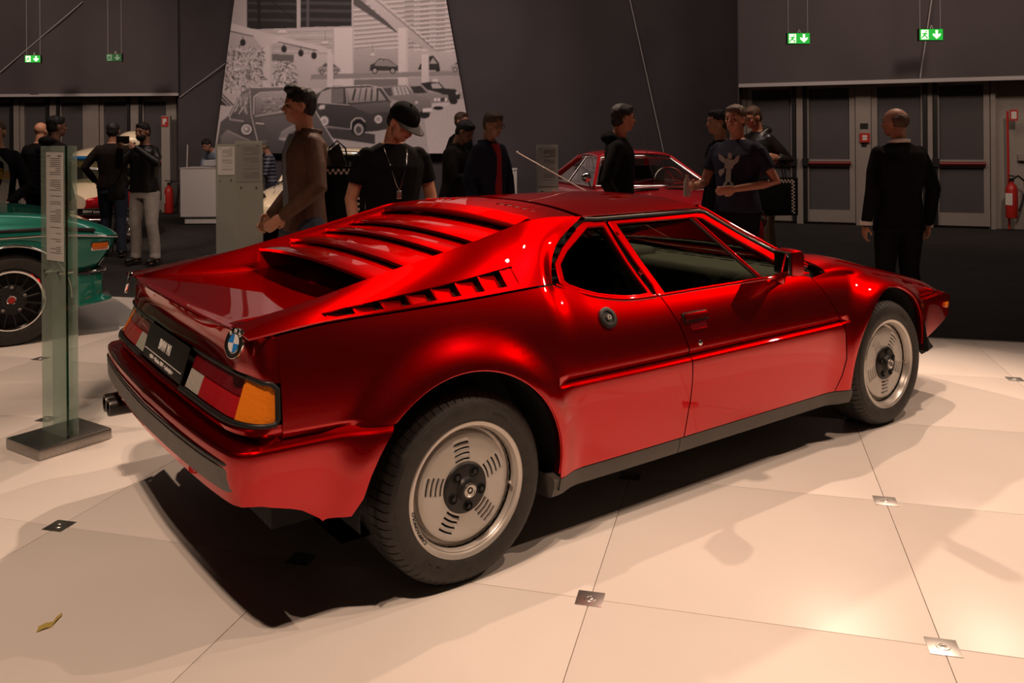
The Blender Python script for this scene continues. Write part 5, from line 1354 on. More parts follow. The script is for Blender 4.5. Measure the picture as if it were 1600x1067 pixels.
# nose panel, bumper/spoiler
V = []
for z, x in ((.745, .73), (.70, .70), (.62, .66), (.55, .60), (.47, .55)):
    for k in range(13): y = -.75+1.5*k/12; V.append((x+.03*(1-(y/.75)**2), y, z))
lbuild(gt, 'grille_panel', MB().add(V, gridfaces(5, 13, True)), BLACK, 60)
spg = [(.40, -.812, .0), (.50, -.81, 0), (.575, -.795, 0), (.615, -.74, 0), (.64, -.4, 0), (.65, 0, 0), (.64, .4, 0), (.615, .74, 0), (.575, .795, 0), (.50, .81, 0), (.40, .812, 0)]
pp = crom(spg, 41); V = []
for z, o_ in ((.465, -.03), (.468, -.005), (.46, .0), (.40, .0), (.31, .0), (.285, .02), (.275, .055), (.262, .055), (.255, .02), (.25, -.05)):
    for (x, y, _) in pp:
        rr = math.hypot(x-.2, y); k = o_*(1 if x > .45 else .3); V.append((x+k, y*(1+k*.4), z-(.03 if z < .3 else 0)*max(0, min(1, (.60-x)/.2))))
o = lbuild(gt, 'front_spoiler', MB().add(V, gridfaces(10, 41, True)), GREEN, 45); mod(o, 'SOLIDIFY', thickness=.006, offset=-1)
lbuild(gt, 'bumper_end', MB().tube([(.50, -.80, .478), (.58, -.79, .485), (.635, -.70, .48)], .012, 8), CHROME, 60)
lbuild(gt, 'spoiler_rubber', MB().tube([tuple((x, y, .472)) for x, y, _ in pp], .007, 6), BLACK, 60)
cwheel(gt, 0, -.815, .327, .20, -1, 'cross'); cwheel(gt, 0, .815, .327, .20, 1, 'cross')
lbuild(gt, 'chassis', MB().bb((-1.5, -.58, .2), (.5, .58, .70)).bb((-1.5, -.80, .32), (-.42, .80, .73)).bb((.30, -.77, .27), (.52, .77, .68)), DARK, None)
V = [];
for y in (.5, .79): V += [((RG-.002)*math.cos(a), -y, zc_+(RG-.002)*math.sin(a)) for a in np.linspace(0, PI, 20)]
lbuild(gt, 'wheel_housing', MB().add(V, gridfaces(2, 20)+[tuple(range(20))]), DARK, 60)
# cabin stub beyond the frame: windscreen post and roof
lbuild(gt, 'cabin', MB().prism([(-1.2, -.72, .96), (-1.9, -.60, 1.36), (-2.3, -.60, 1.37), (-2.3, -.72, .96)], (0, 1.4, 0)), DGLS, None)
# ---- generic old saloon / coupe body seen from the front
def frontcar(t, L, Wd, H, zb, body, kind):
    "t faces local +x; built as smooth lofts: lower body, cabin with pillars, glass, lamps, bumper"
    hw = Wd/2
    zs = pchip([-L*.55, -L*.35, 0, L*.22, L*.38, L*.45], [zb-.10, zb-.02, zb, zb-.02, zb-.10, zb-.20]); ws = pchip([-L*.55, -L*.3, L*.1, L*.35, L*.45], [hw*.80, hw*.98, hw, hw*.95, hw*.80])
    secs = []
    for x in np.linspace(-L*.55, L*.45, 22):
        w_, z = ws(x), zs(x); e = (x+L*.55)/L; zz = .22+.10*(max(0, e-.9)*10+max(0, .06-e)*10)
        secs.append([(x, -w_*.90, zz), (x, -w_*.98, .36), (x, -w_, .55), (x, -w_*.985, z*.86), (x, -w_*.90, z*.985), (x, -w_*.70, z+.01), (x, -w_*.55, z), (x, -w_*.25, z+.025), (x, 0, z+.03)])
    V = [p for s in secs for p in s]; n = 9; m_ = MB().add(V, gridfaces(22, n)); m_.add([(x, -y, z) for x, y, z in V], gridfaces(22, n, True))
    # nose cap
    f = secs[-1]; ring = list(f)+[(x, -y, z) for x, y, z in f[::-1]][1:]; k = len(ring); cap = ring+[(x+.06, y*.86, .40+(z-.40)*.80) for x, y, z in ring]+[(x+.075, y*.5, .42+(z-.42)*.5) for x, y, z in ring]+[(f[0][0]+.08, 0, .48)]
    m_.add(cap, gridfaces(3, k)+[(2*k+i, 2*k+i+1, 3*k) for i in range(k-1)])
    r_ = secs[0]; ring = list(r_)+[(x, -y, z) for x, y, z in r_[::-1]][1:]; m_.add(ring+[(r_[0][0]-.06, 0, .5)], [(i+1, i, len(ring)) for i in range(len(ring)-1)])
    lbuild(t, 'body', m_, body, 60, 1)
    return zs, ws
def cabin(t, xw0, xw1, xr0, xr1, zbelt, H, wb, wt, body, pillar=CHROME, rear=.0):
    "xw0 windscreen base, xw1 top, xr1 rear roof end, xr0 rear base"
    crn = .035
    rf = []
    for x in np.linspace(xr1, xw1, 9):
        e = (x-xr1)/(xw1-xr1); zz = H-.03*(2*e-1)**2
        rf.append([(x, -wt, zz-.05), (x, -wt*.93, zz-.018), (x, -wt*.5, zz), (x, 0, zz+.008), (x, wt*.5, zz), (x, wt*.93, zz-.018), (x, wt, zz-.05)])
    m_ = loft(rf); o = lbuild(t, 'roof', m_, body, 60, 1); mod(o, 'SOLIDIFY', thickness=.02, offset=-1)
    A = [(xw0, -wb*.93, zbelt), (xw1, -wt*.96, H-.075)]; 
    # windscreen bowed glass
    V = []
    for j in range(7):
        t_ = j/6
        for k in range(13):
            u = 1-2*k/12; wv = (wb*.93*(1-t_)+wt*.94*t_); V.append((xw0+(xw1-xw0)*t_+.13*(1-u*u)*(1-.4*t_), -wv*u, zbelt+(H-.075-zbelt)*t_+.02*(1-u*u)*t_))
    lbuild(t, 'windscreen', MB().add(V, gridfaces(7, 13)), CGLASS, 60)
    e1 = V[:13]; e2 = V[-13:]
    lbuild(t, 'windscreen_trim', MB().tube(e1, .016, 6).tube(e2, .020, 6).tube([V[0], V[-13]], .014, 6).tube([V[12], V[-1]], .014, 6), CHROME, 60)
    for s in (-1, 1):
        a0 = (xw0-.01, s*wb*.95, zbelt); a1 = (xw1-.02, s*wt*.985, H-.065); b0 = (xr0, s*wb*.93, zbelt); b1 = (xr1, s*wt*.97, H-.07); mx = (xw0+xr0)/2-.05
        c0 = (mx, s*wb*.97, zbelt); c1 = (mx-.02, s*wt*.99, H-.062)
        for P, rr in (((a0, a1), .022), ((b0, b1), .035)): lbuild(t, 'pillar', MB().tube(P, rr, 8), body, 60)
        lbuild(t, 'pillar', MB().tube((c0, c1), .014, 8), CHROME, 60)
        lbuild(t, 'window_trim', MB().tube([a1, c1, b1], .010, 6).tube([a0, c0, b0], .010, 6).tube([a0, a1], .010, 6), CHROME, 60)
        V = [a0, a1, c1, c0, b1, b0]; lbuild(t, 'side_window', MB().add([(x, y*.995, z) for x, y, z in V], [(0, 1, 2, 3), (3, 2, 4, 5)]), CGLASS, None)
    V = [(xr0, -wb*.9, zbelt), (xr0, wb*.9, zbelt), (xr1, wt*.95, H-.07), (xr1, -wt*.95, H-.07)]; lbuild(t, 'rear_window', MB().add(V, [(0, 1, 2, 3)]), CGLASS, None)
    lbuild(t, 'interior', MB().box(((xw0+xr0)/2-.15, -.35*wb/.7, zbelt-.02), (.14, .42, .40), bev=.05).box(((xw0+xr0)/2-.15, .35*wb/.7, zbelt-.02), (.14, .42, .40), bev=.05).bb((xr0+.05, -wb*.85, .4), (xw0-.02, wb*.85, zbelt-.06)), mat('dark_upholstery', (.03, .022, .018), .8), 40)
    lbuild(t, 'steering_wheel', MB().tube([(xw0-.32-.05*math.sin(a), .33+.18*math.cos(a), zbelt+.02+.17*math.sin(a)) for a in np.linspace(0, 2*PI, 25)], .010, 6), CHROME, 60)
def hlamp(t, x, y, z, r, tilt=0):
    lbuild(t, 'headlamp_ring', MB().lathe([(r*.86, .02), (r*.95, .035), (r*1.05, .02), (r*1.08, -.05)], 28, (x, y, z), 'x'), CHROME, 50)
    lbuild(t, 'headlamp', MB().lathe([(0, .035), (r*.5, .03), (r*.88, .01)], 24, (x, y, z), 'x'), mat('lamp_glass', (.10, .09, .075), .12, .3, 1), 50)
def wipers(t, xw0, zb, w_):
    for y in (-.35, .20): lbuild(t, 'wiper', MB().tube([(xw0+.10, y, zb+.01), (xw0+.02, y+.32*w_, zb+.05)], .006, 5).tube([(xw0+.04, y+.05, zb+.045), (xw0-.0, y+.5*w_, zb+.06)], .004, 5), CHROME, 60)
# ---- red coupe behind the roof of the main car
dep = 9.4; base = hp(latat(1003, 250, dep), dep+.4); hd = (-F2*math.cos(.20)+R2*math.sin(.20)); rz = math.atan2(hd.y, hd.x)
rc = empty('classic_coupe', base, rz, 'deep red classic coupe with chrome window trim behind the main car', 'car')
frontcar(rc, 3.85, 1.62, 1.26, .92, CRED, 0)
cabin(rc, .50, -.02, -1.35, -.80, .93, 1.29, .69, .44, CRED)
wipers(rc, .52, .95, 1)
for s in (-1, 1):
    cwheel(rc, 1.25, s*.74, .31, .17, s, 'plain'); cwheel(rc, -1.25, s*.74, .31, .17, s, 'plain')
    hlamp(rc, 1.69, s*.60, .66, .09)
    lbuild(rc, 'side_mirror', MB().sphere((.45, s*.73, 1.03), .055, 12, 8, (.7, 1, 1)).tube([(.45, s*.68, .92), (.45, s*.72, 1.0)], .009, 6), CHROME, 60)
    lbuild(rc, 'door_handle', MB().box((-.42, s*.80, .76), (.14, .02, .02), bev=.005), CHROME)
lbuild(rc, 'bonnet_vent', MB().box((.95, .22, .925), (.10, .48, .012)), BLACK, None); lbuild(rc, 'bonnet_vent', MB().box((.95, -.32, .925), (.10, .40, .012)), BLACK, None)
lbuild(rc, 'bumper', MB().tube([(1.45, -.78, .42), (1.80, -.62, .42), (1.86, 0, .42), (1.80, .62, .42), (1.45, .78, .42)], .035, 8), CHROME, 60)
lbuild(rc, 'wing_line', MB().tube([(x, s_*(.80), .60) for s_ in (-1,) for x in np.linspace(-1.5, 1.4, 10)], .006, 6), CHROME, 60)
lbuild(rc, 'antenna', MB().tube([(.60, .0, .90), (.0, -.05, 2.0)], .003, 5), CHROME, 60)
# ---- cream saloon between the standing men
dep = 11.2; base = hp(latat(497, 290, dep), dep+1.2); hd = (-F2*math.cos(-.10)+R2*math.sin(-.10)); rz = math.atan2(hd.y, hd.x)
cc_ = empty('vintage_saloon', base, rz, 'cream white vintage saloon with round headlamps half hidden behind the brown jacket', 'car')
frontcar(cc_, 3.6, 1.52, 1.34, .86, CREAM, 0)
cabin(cc_, .55, .20, -1.25, -.75, .86, 1.31, .68, .54, CREAM)
wipers(cc_, .58, .88, .8)
for s in (-1, 1):
    cwheel(cc_, 1.1, s*.70, .29, .15, s, 'plain'); cwheel(cc_, -1.1, s*.70, .29, .15, s, 'plain')
    hlamp(cc_, 1.60, s*.55, .70, .105)
    lbuild(cc_, 'turn_lamp', MB().box((1.63, s*.58, .50), (.06, .13, .06), bev=.012), AMBER); lbuild(cc_, 'bumper_guard', MB().box((1.74, s*.30, .42), (.05, .06, .16), bev=.015), CHROME)
lbuild(cc_, 'bumper', MB().tube([(1.42, -.74, .40), (1.68, -.60, .40), (1.74, 0, .40), (1.68, .60, .40), (1.42, .74, .40)], .04, 8), CHROME, 60)
lbuild(cc_, 'bonnet_seam', MB().tube([(.66, -.50, .885), (1.1, -.47, .875), (1.45, -.38, .83)], .006, 5).tube([(.66, .50, .885), (1.1, .47, .875), (1.45, .38, .83)], .006, 5), BLACK, 60)
lbuild(cc_, 'grille', MB().box((1.70, 0, .56), (.02, .30, .16), bev=.01), CHROME)
# ---- red and cream bubble car at the left
dep = 12.4; base = hp(latat(138, 300, dep), dep+.5); hd = (-F2*math.cos(.0)+R2*math.sin(.0)); rz = math.atan2(hd.y, hd.x)
ib = empty('bubble_car', base, rz, 'small red and cream bubble car with blue roof edge and black name board', 'car')
secs = []
for k in range(13):
    a = k/12; x = -1.1+2.2*a; r = math.sin(PI*(.06+.88*a))**.55; 
    secs.append([(x, .66*r*math.cos(b), .60+(.34*r if math.sin(b) > 0 else .38*r)*math.sin(b)) for b in np.linspace(0, 2*PI, 20, endpoint=False)])
m_ = MB(); V = [p for s in secs for p in s]; F = [(i*20+j, i*20+(j+1) % 20, (i+1)*20+(j+1) % 20, (i+1)*20+j) for i in range(12) for j in range(20)]+[tuple(range(20)), tuple(240+j for j in range(19, -1, -1))]
o = lbuild(ib, 'body', m_.add(V, F), CREAM, 60, 1)
for s in (-1, 1):
    V = []
    for k in range(13):
        a = k/12; x = -1.1+2.2*a; r = math.sin(PI*(.06+.88*a))**.55*1.03
        V += [(x*1.02, s*.66*r*math.cos(b), .60+(.34*r if math.sin(b) > 0 else .38*r)*math.sin(b)) for b in np.radians(np.linspace(-82, 22, 10))]
    o = lbuild(ib, 'red_wing', MB().add(V, gridfaces(13, 10, s > 0)), CRED, 60, 1); mod(o, 'SOLIDIFY', thickness=.012, offset=-1)
    cwheel(ib, .55, s*.60, .25, .12, s, 'plain'); hlamp(ib, .86, s*.62, .78, .09)
g_ = MB().sphere((.0, 0, .90), .62, 24, 14, (1.15, .93, .72)); lbuild(ib, 'bubble_window', g_, CGLASS, 60)
lbuild(ib, 'roof', MB().sphere((-.05, 0, 1.18), .5, 24, 10, (1.15, 1.0, .38)), CREAM, 60)
lbuild(ib, 'roof_edge', MB().tube([(.56*math.cos(a)-.05, .50*math.sin(a), 1.20) for a in np.linspace(0, 2*PI, 33)], .034, 8), mat('blue_cloth', (.01, .12, .34), .5), 60)
for s in (-1, 1): lbuild(ib, 'window_pillar', MB().tube([(.62, s*.36, .92), (.60, s*.30, 1.08), (.42, s*.24, 1.18)], .02, 8), CREAM, 60)
lbuild(ib, 'bumper', MB().tube([(.75, -.6, .36), (1.08, -.45, .36), (1.14, 0, .36), (1.08, .45, .36), (.75, .6, .36)], .025, 8), CHROME, 60)
lbuild(ib, 'cream_dome', MB().sphere((-.35, .28, 1.42), .24, 20, 12, (1.0, 1.0, .75)), CREAM, 60)  # flattened cream dome above the car
nb_ = hp(latat(140, 330, 11.2), 11.2); z0, z1 = at(118, 336, 11.2).z, at(118, 326, 11.2).z; l0, l1 = latat(118, 330, 11.2), latat(186, 330, 11.2)
t = empty('name_board', nb_, 0, 'black name board with white letters in front of the bubble car', 'sign')
fm = frame((0, 0, 0), R2, (0, 0, 1)); zc = (z0+z1)/2; lc = (l0+l1)/2-latat(140, 330, 11.2)
mesh('board', xf(MB().box((lc, zc, 0), (l1-l0, z1-z0, .02), bev=.003).V, fm), MB().box((0, 0, 0), (1, 1, 1), bev=.003).F, BLACK, t)
mesh('board_frame', xf(MB().ring([(lc-(l1-l0)/2, z0, .012), (lc+(l1-l0)/2, z0, .012), (lc+(l1-l0)/2, z1, .012), (lc-(l1-l0)/2, z1, .012)], [(lc-(l1-l0)/2+.006, z0+.006, .012), (lc+(l1-l0)/2-.006, z0+.006, .012), (lc+(l1-l0)/2-.006, z1-.006, .012), (lc-(l1-l0)/2+.006, z1-.006, .012)], (0, 0, .004)).V, fm), MB().ring([(0, 0, 0)]*4, [(0, 0, 0)]*4, (0, 0, 1)).F, STEEL, t)
V, F = font('BMW Isetta Export', (z1-z0)*.62, .001, bold=.001); mesh('board_lettering', xf([v+Vector((lc+.02, zc, .012)) for v in V], fm), F, WHITE, t)
for s in (-1, 1): mesh('board_leg', xf(MB().box((lc+s*.2, z0/2, -.0), (.02, z0, .02)).V, fm), MB().box((0, 0, 0), (1, 1, 1)).F, STEEL, t)
# ================================================================ PEOPLE
SKIN = mat('skin', (.42, .20, .12), .55, noise=.05, nscale=15); SKIND = mat('skin_tan', (.30, .14, .085), .55, noise=.05, nscale=15)
HAIRD = mat('dark_hair', (.010, .008, .007), .6, noise=.3, nscale=90, bump=.4, bscale=150); HAIRB = mat('brown_hair', (.06, .03, .016), .6, noise=.3, nscale=90, bump=.4, bscale=150); HAIRG = mat('grey_hair', (.13, .11, .10), .6, noise=.3, nscale=90, bump=.4, bscale=150)
BLKC = mat('black_cloth', (.0045, .0045, .005), .9, spec=.12, noise=.2, nscale=20, bump=.15, bscale=40); NAVY = mat('navy_cloth', (.012, .013, .026), .85, spec=.2, noise=.15, nscale=15, bump=.2, bscale=30)
JEAN = mat('denim', (.020, .026, .045), .85, noise=.2, nscale=30, bump=.2, bscale=60); BRWN = mat('brown_jacket', (.075, .030, .014), .7, noise=.15, nscale=20, bump=.2, bscale=30)
LEATH = mat('black_leather', (.012, .011, .010), .38, noise=.2, nscale=12, bump=.5, bscale=18); PALE = mat('pale_trousers', (.42, .38, .34), .8, noise=.1, nscale=15, bump=.4, bscale=25)
REDS = mat('red_shirt', (.28, .008, .010), .8); WSH = mat('white_shirt', (.60, .56, .52), .8); GREY = mat('grey_shirt', (.13, .13, .14), .85); BEIGE = mat('beige_trousers', (.30, .22, .15), .85, noise=.1, nscale=20, bump=.4, bscale=25)
DBRN = mat('dark_brown_cloth', (.014, .009, .007), .85, spec=.2, noise=.15, nscale=15, bump=.2, bscale=30); DGRN = mat('dark_olive_cloth', (.014, .011, .009), .85, spec=.2, noise=.15, bump=.2); LBLU = mat('light_blue_shirt', (.22, .26, .32), .8)
EYEM = mat('eye', (.03, .02, .015), .25); LIP = mat('lips', (.30, .09, .06), .5); SHOE = mat('dark_shoes', (.015, .012, .010), .5); GLSF = mat('glasses_frame', (.015, .015, .015), .3)
STRP = bpy.data.materials.new('striped_jumper'); STRP.use_nodes = True
nt = STRP.node_tree; tc = nt.nodes.new('ShaderNodeTexCoord'); sx = nt.nodes.new('ShaderNodeSeparateXYZ'); m1_ = nt.nodes.new('ShaderNodeMath'); m1_.operation = 'FRACT'; m0_ = nt.nodes.new('ShaderNodeMath'); m0_.operation = 'MULTIPLY'; m0_.inputs[1].default_value = 18
m2_ = nt.nodes.new('ShaderNodeMath'); m2_.operation = 'GREATER_THAN'; m2_.inputs[1].default_value = .55; mx_ = nt.nodes.new('ShaderNodeMix'); mx_.data_type = 'RGBA'; mx_.inputs['A'].default_value = (.015, .018, .04, 1); mx_.inputs['B'].default_value = (.17, .17, .20, 1)
nt.links.new(tc.outputs['Object'], sx.inputs[0]); nt.links.new(sx.outputs['Z'], m0_.inputs[0]); nt.links.new(m0_.outputs[0], m1_.inputs[0]); nt.links.new(m1_.outputs[0], m2_.inputs[0]); nt.links.new(m2_.outputs[0], mx_.inputs['Factor']); nt.links.new(mx_.outputs['Result'], nt.nodes['Principled BSDF'].inputs['Base Color'])
def caps(mb, P, R, n=12):
    mb.tube(P, R, n)
    for p, r in ((P[0], R[0]), (P[-1], R[-1])): mb.sphere(p, r*.995, n, 8)
def remesh(o, vox, sm=4, f=.5):
    mod(o, 'REMESH', mode='VOXEL', voxel_size=vox, use_smooth_shade=True); mod(o, 'SMOOTH', factor=f, iterations=sm); bake(o)
    o.data.polygons.foreach_set('use_smooth', [True]*len(o.data.polygons))
def ellsec(mb, secs, X, n=20):
    "stack of ellipses (z, rx depth, ry width, xoff) transformed by X"
    V = []
    for (z, rx, ry, xo) in secs:
        for k in range(n):
            a = 2*PI*k/n; c, s = math.cos(a), math.sin(a); c = math.copysign(abs(c)**.85, c); s = math.copysign(abs(s)**.85, s)
            V.append(X @ Vector((xo+rx*c, ry*s, z)))
    F = [(i*n+k, i*n+(k+1) % n, (i+1)*n+(k+1) % n, (i+1)*n+k) for i in range(len(secs)-1) for k in range(n)]
    F += [tuple(range(n-1, -1, -1)), tuple((len(secs)-1)*n+k for k in range(n))]; mb.add(V, F)
def person(label, pos, face, H, arms=None, lean=0, headyaw=0, headpitch=0, hair=('short', 'HAIRD'), top='BLKC', sleeve='long', trouser='JEAN', skin='SKIN', coat=None, collar=None, glasses=False, cap=False, build=1.0, stance=.10, vox=.011, step=0, hood=False, legs=True, hem=.90, beard=False, shirt=None):
    G = globals(); s = H/1.78
    t = empty('person', pos, face, label, 'person', 'visitors standing in the hall')
    SK = G[skin]
    HIP = Vector((0, 0, .93))
    X = Matrix.Translation(HIP) @ Matrix.Rotation(lean, 4, 'Y') @ Matrix.Translation(-HIP)
    def S(v): return Vector(v)*s
    b = build
    neck = X @ Vector((0.0, 0, 1.50)); hc = X @ Vector((.015, 0, 1.56))
    HM = Matrix.Translation(hc) @ Matrix.Rotation(headyaw, 4, 'Z') @ Matrix.Rotation(lean*.3+headpitch, 4, 'Y') @ Matrix.Translation(Vector((0.02, 0, .095)))
    sh = {q: X @ Vector((0, q*.168*b, 1.415)) for q in (-1, 1)}
    arms = arms or {}
    A = {}
    for q in (-1, 1):
        e, w_ = arms.get(q, ((-.03, .25*q, 1.13), (.04, .26*q, .87)))
        A[q] = (sh[q], Vector(e), Vector(w_))
    hip = {q: Vector((0, q*.095, .92)) for q in (-1, 1)}
    kn = {q: Vector((.03+step*q*.10, q*(stance+.0), .50)) for q in (-1, 1)}; an = {q: Vector((-.01+step*q*.16, q*(stance+.02), .085)) for q in (-1, 1)}
    m = MB()
    tor = [(.86, .10, .15*b, 0), (.95, .105, .155*b, 0), (1.08, .095*b, .135*b, 0.005), (1.22, .105*b, .150*b, .005), (1.36, .11*b, .17*b, .0), (1.42, .095, .158*b, -.008), (1.465, .075, .115*b, -.012), (1.50, .056, .07, -.012)]
    ellsec(m, tor, X)
    caps(m, [X @ Vector((-.012, 0, 1.44)), X @ Vector((0, 0, 1.52)), HM @ Vector((-.025, 0, -.05))], [.062, .056, .058])
    for q in (-1, 1):
        a, e, w_ = A[q]; caps(m, [a+Vector((0, -q*.02, -.01)), (a*2+e)/3, e, (e*2+w_)/3, w_], [.046, .046, .040, .036, .027])
        caps(m, [hip[q], (hip[q]+kn[q])/2, kn[q]], [.085, .078, .055]); caps(m, [kn[q], kn[q]*.6+an[q]*.4+Vector((-.015, 0, 0)), an[q]], [.055, .055, .038])
        caps(m, [an[q]+Vector((-.02, 0, -.05)), an[q]+Vector((.14, q*.02, -.06))], [.038, .032])
    # head
    def HP(x, y, z): return HM @ Vector((x, y, z))
    R3 = HM.to_3x3()
    m.sphere(HP(-.008, 0, .028), 1, 20, 14, (.096, .076, .088), R3); m.sphere(HP(.022, 0, -.040), 1, 16, 12, (.066, .056, .070), R3); m.sphere(HP(.056, 0, -.080), 1, 12, 8, (.026, .028, .022), R3)
    caps(m, [HP(.076, 0, .020), HP(.090, 0, -.004), HP(.098, 0, -.020)], [.010, .012, .015], 8); m.sphere(HP(.070, 0, .030), 1, 12, 6, (.018, .050, .012), R3); m.sphere(HP(.079, 0, -.046), 1, 10, 6, (.012, .022, .010), R3)
    for q in (-1, 1): m.sphere(HP(-.005, q*.078, -.005), 1, 10, 8, (.020, .010, .033), R3); m.sphere(HP(.060, q*.036, -.015), 1, 10, 6, (.020, .022, .018), R3)
    # hands
    for q in (-1, 1):
        a, e, w_ = A[q]; d = (w_-e).normalized(); curl = arms.get('curl%d' % q, .6); up = Vector(arms.get('palm%d' % q, (0, -q, 0))); up = (up-d*up.dot(d)).normalized(); sd = d.cross(up)
        pc = w_+d*.05; m.sphere(pc, 1, 12, 8, (.018, .040, .052), Matrix((up, sd, d)).transposed())
        for k in range(4):
            o_ = sd*(.030-.020*k); L = (.068, .078, .074, .058)[k]; p0 = w_+d*.080+o_; p1 = p0+d*L*.5+up*.010*curl; p2 = p1+(d*math.cos(curl*1.3)+up*math.sin(curl*1.3))*L*.35; p3 = p2+(d*math.cos(curl*2.2)+up*math.sin(curl*2.2))*L*.28
            caps(m, [p0, p1, p2, p3], [.0095, .009, .0085, .0075], 6)
        ps = sd*(1 if True else -1)
        p0 = w_+d*.025+sd*.030; p1 = p0+(d*.6+sd*.6+up*.4).normalized()*.035; p2 = p1+(d*.85+up*.5).normalized()*.03; caps(m, [p0, p1, p2], [.013, .010, .009], 6)
    m.V = [Vector(v)*s for v in m.V]
    body = m.build('body', SK, t); remesh(body, vox*.72 if vox < .012 else vox*.85, 2, .4)
    # trousers
    TR = G[trouser]
    if legs:
        m = MB(); ellsec(m, [(.82, .115, .165*b, 0), (.93, .120, .172*b, 0), (1.02, .115, .162*b, 0)], X if lean < .3 else Matrix())
        for q in (-1, 1):
            caps(m, [hip[q]+Vector((0, 0, -.02)), (hip[q]+kn[q])/2, kn[q], kn[q]*.5+an[q]*.5+Vector((-.012, 0, 0)), an[q]+Vector((0, 0, .015))], [.105, .095, .075, .070, .064]); m.lathe([(.0, -.04), (.070, -.04), (.066, .02), (0, .02)], 12, an[q]+Vector((0.005, 0, .01)))
        m.V = [Vector(v)*s for v in m.V]; o = m.build('trousers', TR, t); remesh(o, vox*1.15, 3)
        for q in (-1, 1):
            m = MB(); f = an[q]; m.sphere((f.x+.10, f.y+q*.012, .045), 1, 14, 8, (.095, .047, .042)); m.sphere((f.x-.02, f.y, .05), 1, 12, 8, (.055, .040, .048)); m.box((f.x+.055, f.y+q*.008, .012), (.26, .080, .022), bev=.01)
            m.V = [Vector(v)*s for v in m.V]; m.build('shoe', SHOE, t, 60)
    # top garment
    TP = G[top]; m = MB(); g = .016 if not coat else .024
    tg = [(hem, .118+g*.5, .165*b+g, 0), (hem+.06, .115+g*.5, .160*b+g, 0)]+[(z, rx+g, ry+g, xo) for (z, rx, ry, xo) in tor[2:6]]+[(1.468, .082, .125*b, -.012), (1.498, .066, .080, -.012)]
    ellsec(m, tg, X)
    for q in (-1, 1):
        a, e, w_ = A[q]
        if sleeve == 'long': caps(m, [a+Vector((0, -q*.02, .0)), (a+e)/2, e, (e+w_)/2, w_-(w_-e).normalized()*.01], [.062, .062, .056, .050, .042])
        elif sleeve == 'short':
            mid = a+(e-a)*.62; caps(m, [a+Vector((0, -q*.02, 0)), a+(e-a)*.3], [.060, .060]); m.tube([a, mid], [.060, .062], 14)
    if hood: m.sphere(X @ Vector((-.085, 0, 1.50)), 1, 16, 10, (.075, .11, .055)); caps(m, [X @ Vector((-.06, -.09, 1.50)), X @ Vector((.04, -.07, 1.46))], [.032, .028]); caps(m, [X @ Vector((-.06, .09, 1.50)), X @ Vector((.04, .07, 1.46))], [.032, .028])
    if collar == 'coat':
        caps(m, [X @ Vector((-.03+.075*math.cos(a_), .075*math.sin(a_), 1.49+.018*abs(math.cos(a_/2)))) for a_ in np.linspace(.7, 2*PI-.7, 12)], [.015]*12, 8)
    m.V = [Vector(v)*s for v in m.V]; o = m.build('jacket' if sleeve == 'long' else 'shirt', TP, t); remesh(o, vox, 3)
    if collar in ('white',):
        m = MB().tube([X @ Vector((-.012+.068*math.cos(a_), .068*math.sin(a_), 1.505+.012*math.cos(a_+PI))) for a_ in np.linspace(.5, 2*PI-.5, 16)], [.015]*16, 8); m.V = [Vector(v)*s for v in m.V]; m.build('collar', WSH, t, 60)
    if shirt:
        m = MB(); V = []
        for j in range(9):
            z = .98+.50*j/8; hw = .045+.01*(j == 8)
            for k in range(5): y = hw*(1-2*k/4); V.append(X @ Vector((.142*b*(1 if z < 1.4 else .9)-.02*(y/hw)**2-(.03 if z > 1.42 else 0)+.0, y, z)))
        m.add(V, gridfaces(9, 5)); m.V = [Vector(v)*s for v in m.V]; m.build('inner_shirt', G[shirt], t, 60)
    # hair
    if hair:
        Hm = G[hair[1]]; m = MB()
        if hair[0] == 'short': m.sphere(HP(-.016, 0, .046), 1, 20, 12, (.098, .083, .086), R3); m.sphere(HP(-.048, 0, .0), 1, 16, 10, (.060, .075, .078), R3); m.sphere(HP(.035, 0, .088), 1, 12, 8, (.052, .060, .032), R3)
        elif hair[0] == 'quiff': m.sphere(HP(-.016, 0, .048), 1, 20, 12, (.098, .083, .088), R3); m.sphere(HP(-.048, 0, .0), 1, 16, 10, (.062, .076, .074), R3); m.sphere(HP(.035, 0, .112), 1, 12, 8, (.062, .062, .036), R3)
        elif hair[0] == 'thin': m.sphere(HP(-.030, 0, .020), 1, 20, 12, (.082, .082, .072), R3)
        m.V = [Vector(v)*s for v in m.V]; o = m.build('hair', Hm, t); remesh(o, .009, 1)
        nv = len(o.data.vertices); co = np.zeros(nv*3); o.data.vertices.foreach_get('co', co); co = co.reshape(-1, 3); ctr = co.mean(0)
        nz = .035*np.sin(co[:, 0]*170+co[:, 2]*60)*np.sin(co[:, 1]*150+co[:, 0]*40); co = ctr+(co-ctr)*(1+nz)[:, None]; o.data.vertices.foreach_set('co', co.ravel())
    for q in (-1, 1):
        m = MB().sphere(HP(.0775, q*.031, .006), .0072, 8, 6); m.V = [Vector(v)*s for v in m.V]; m.build('eye', EYEM, t, 60)
    for q in (-1, 1):
        m = MB().tube([HP(.088, q*.016, .026), HP(.083, q*.045, .030)], [.0035, .003], 6); m.V = [Vector(v)*s for v in m.V]; m.build('eyebrow', HAIRD if not hair else G[hair[1]], t, 60)
    m = MB().sphere(HP(.088, 0, -.046), 1, 10, 6, (.006, .021, .006), R3); m.V = [Vector(v)*s for v in m.V]; m.build('mouth', LIP, t, 60)
    if beard: m = MB().sphere(HP(.030, 0, -.058), 1, 16, 10, (.064, .062, .056), R3); m.V = [Vector(v)*s for v in m.V]; m.build('beard', HAIRD, t, 60)
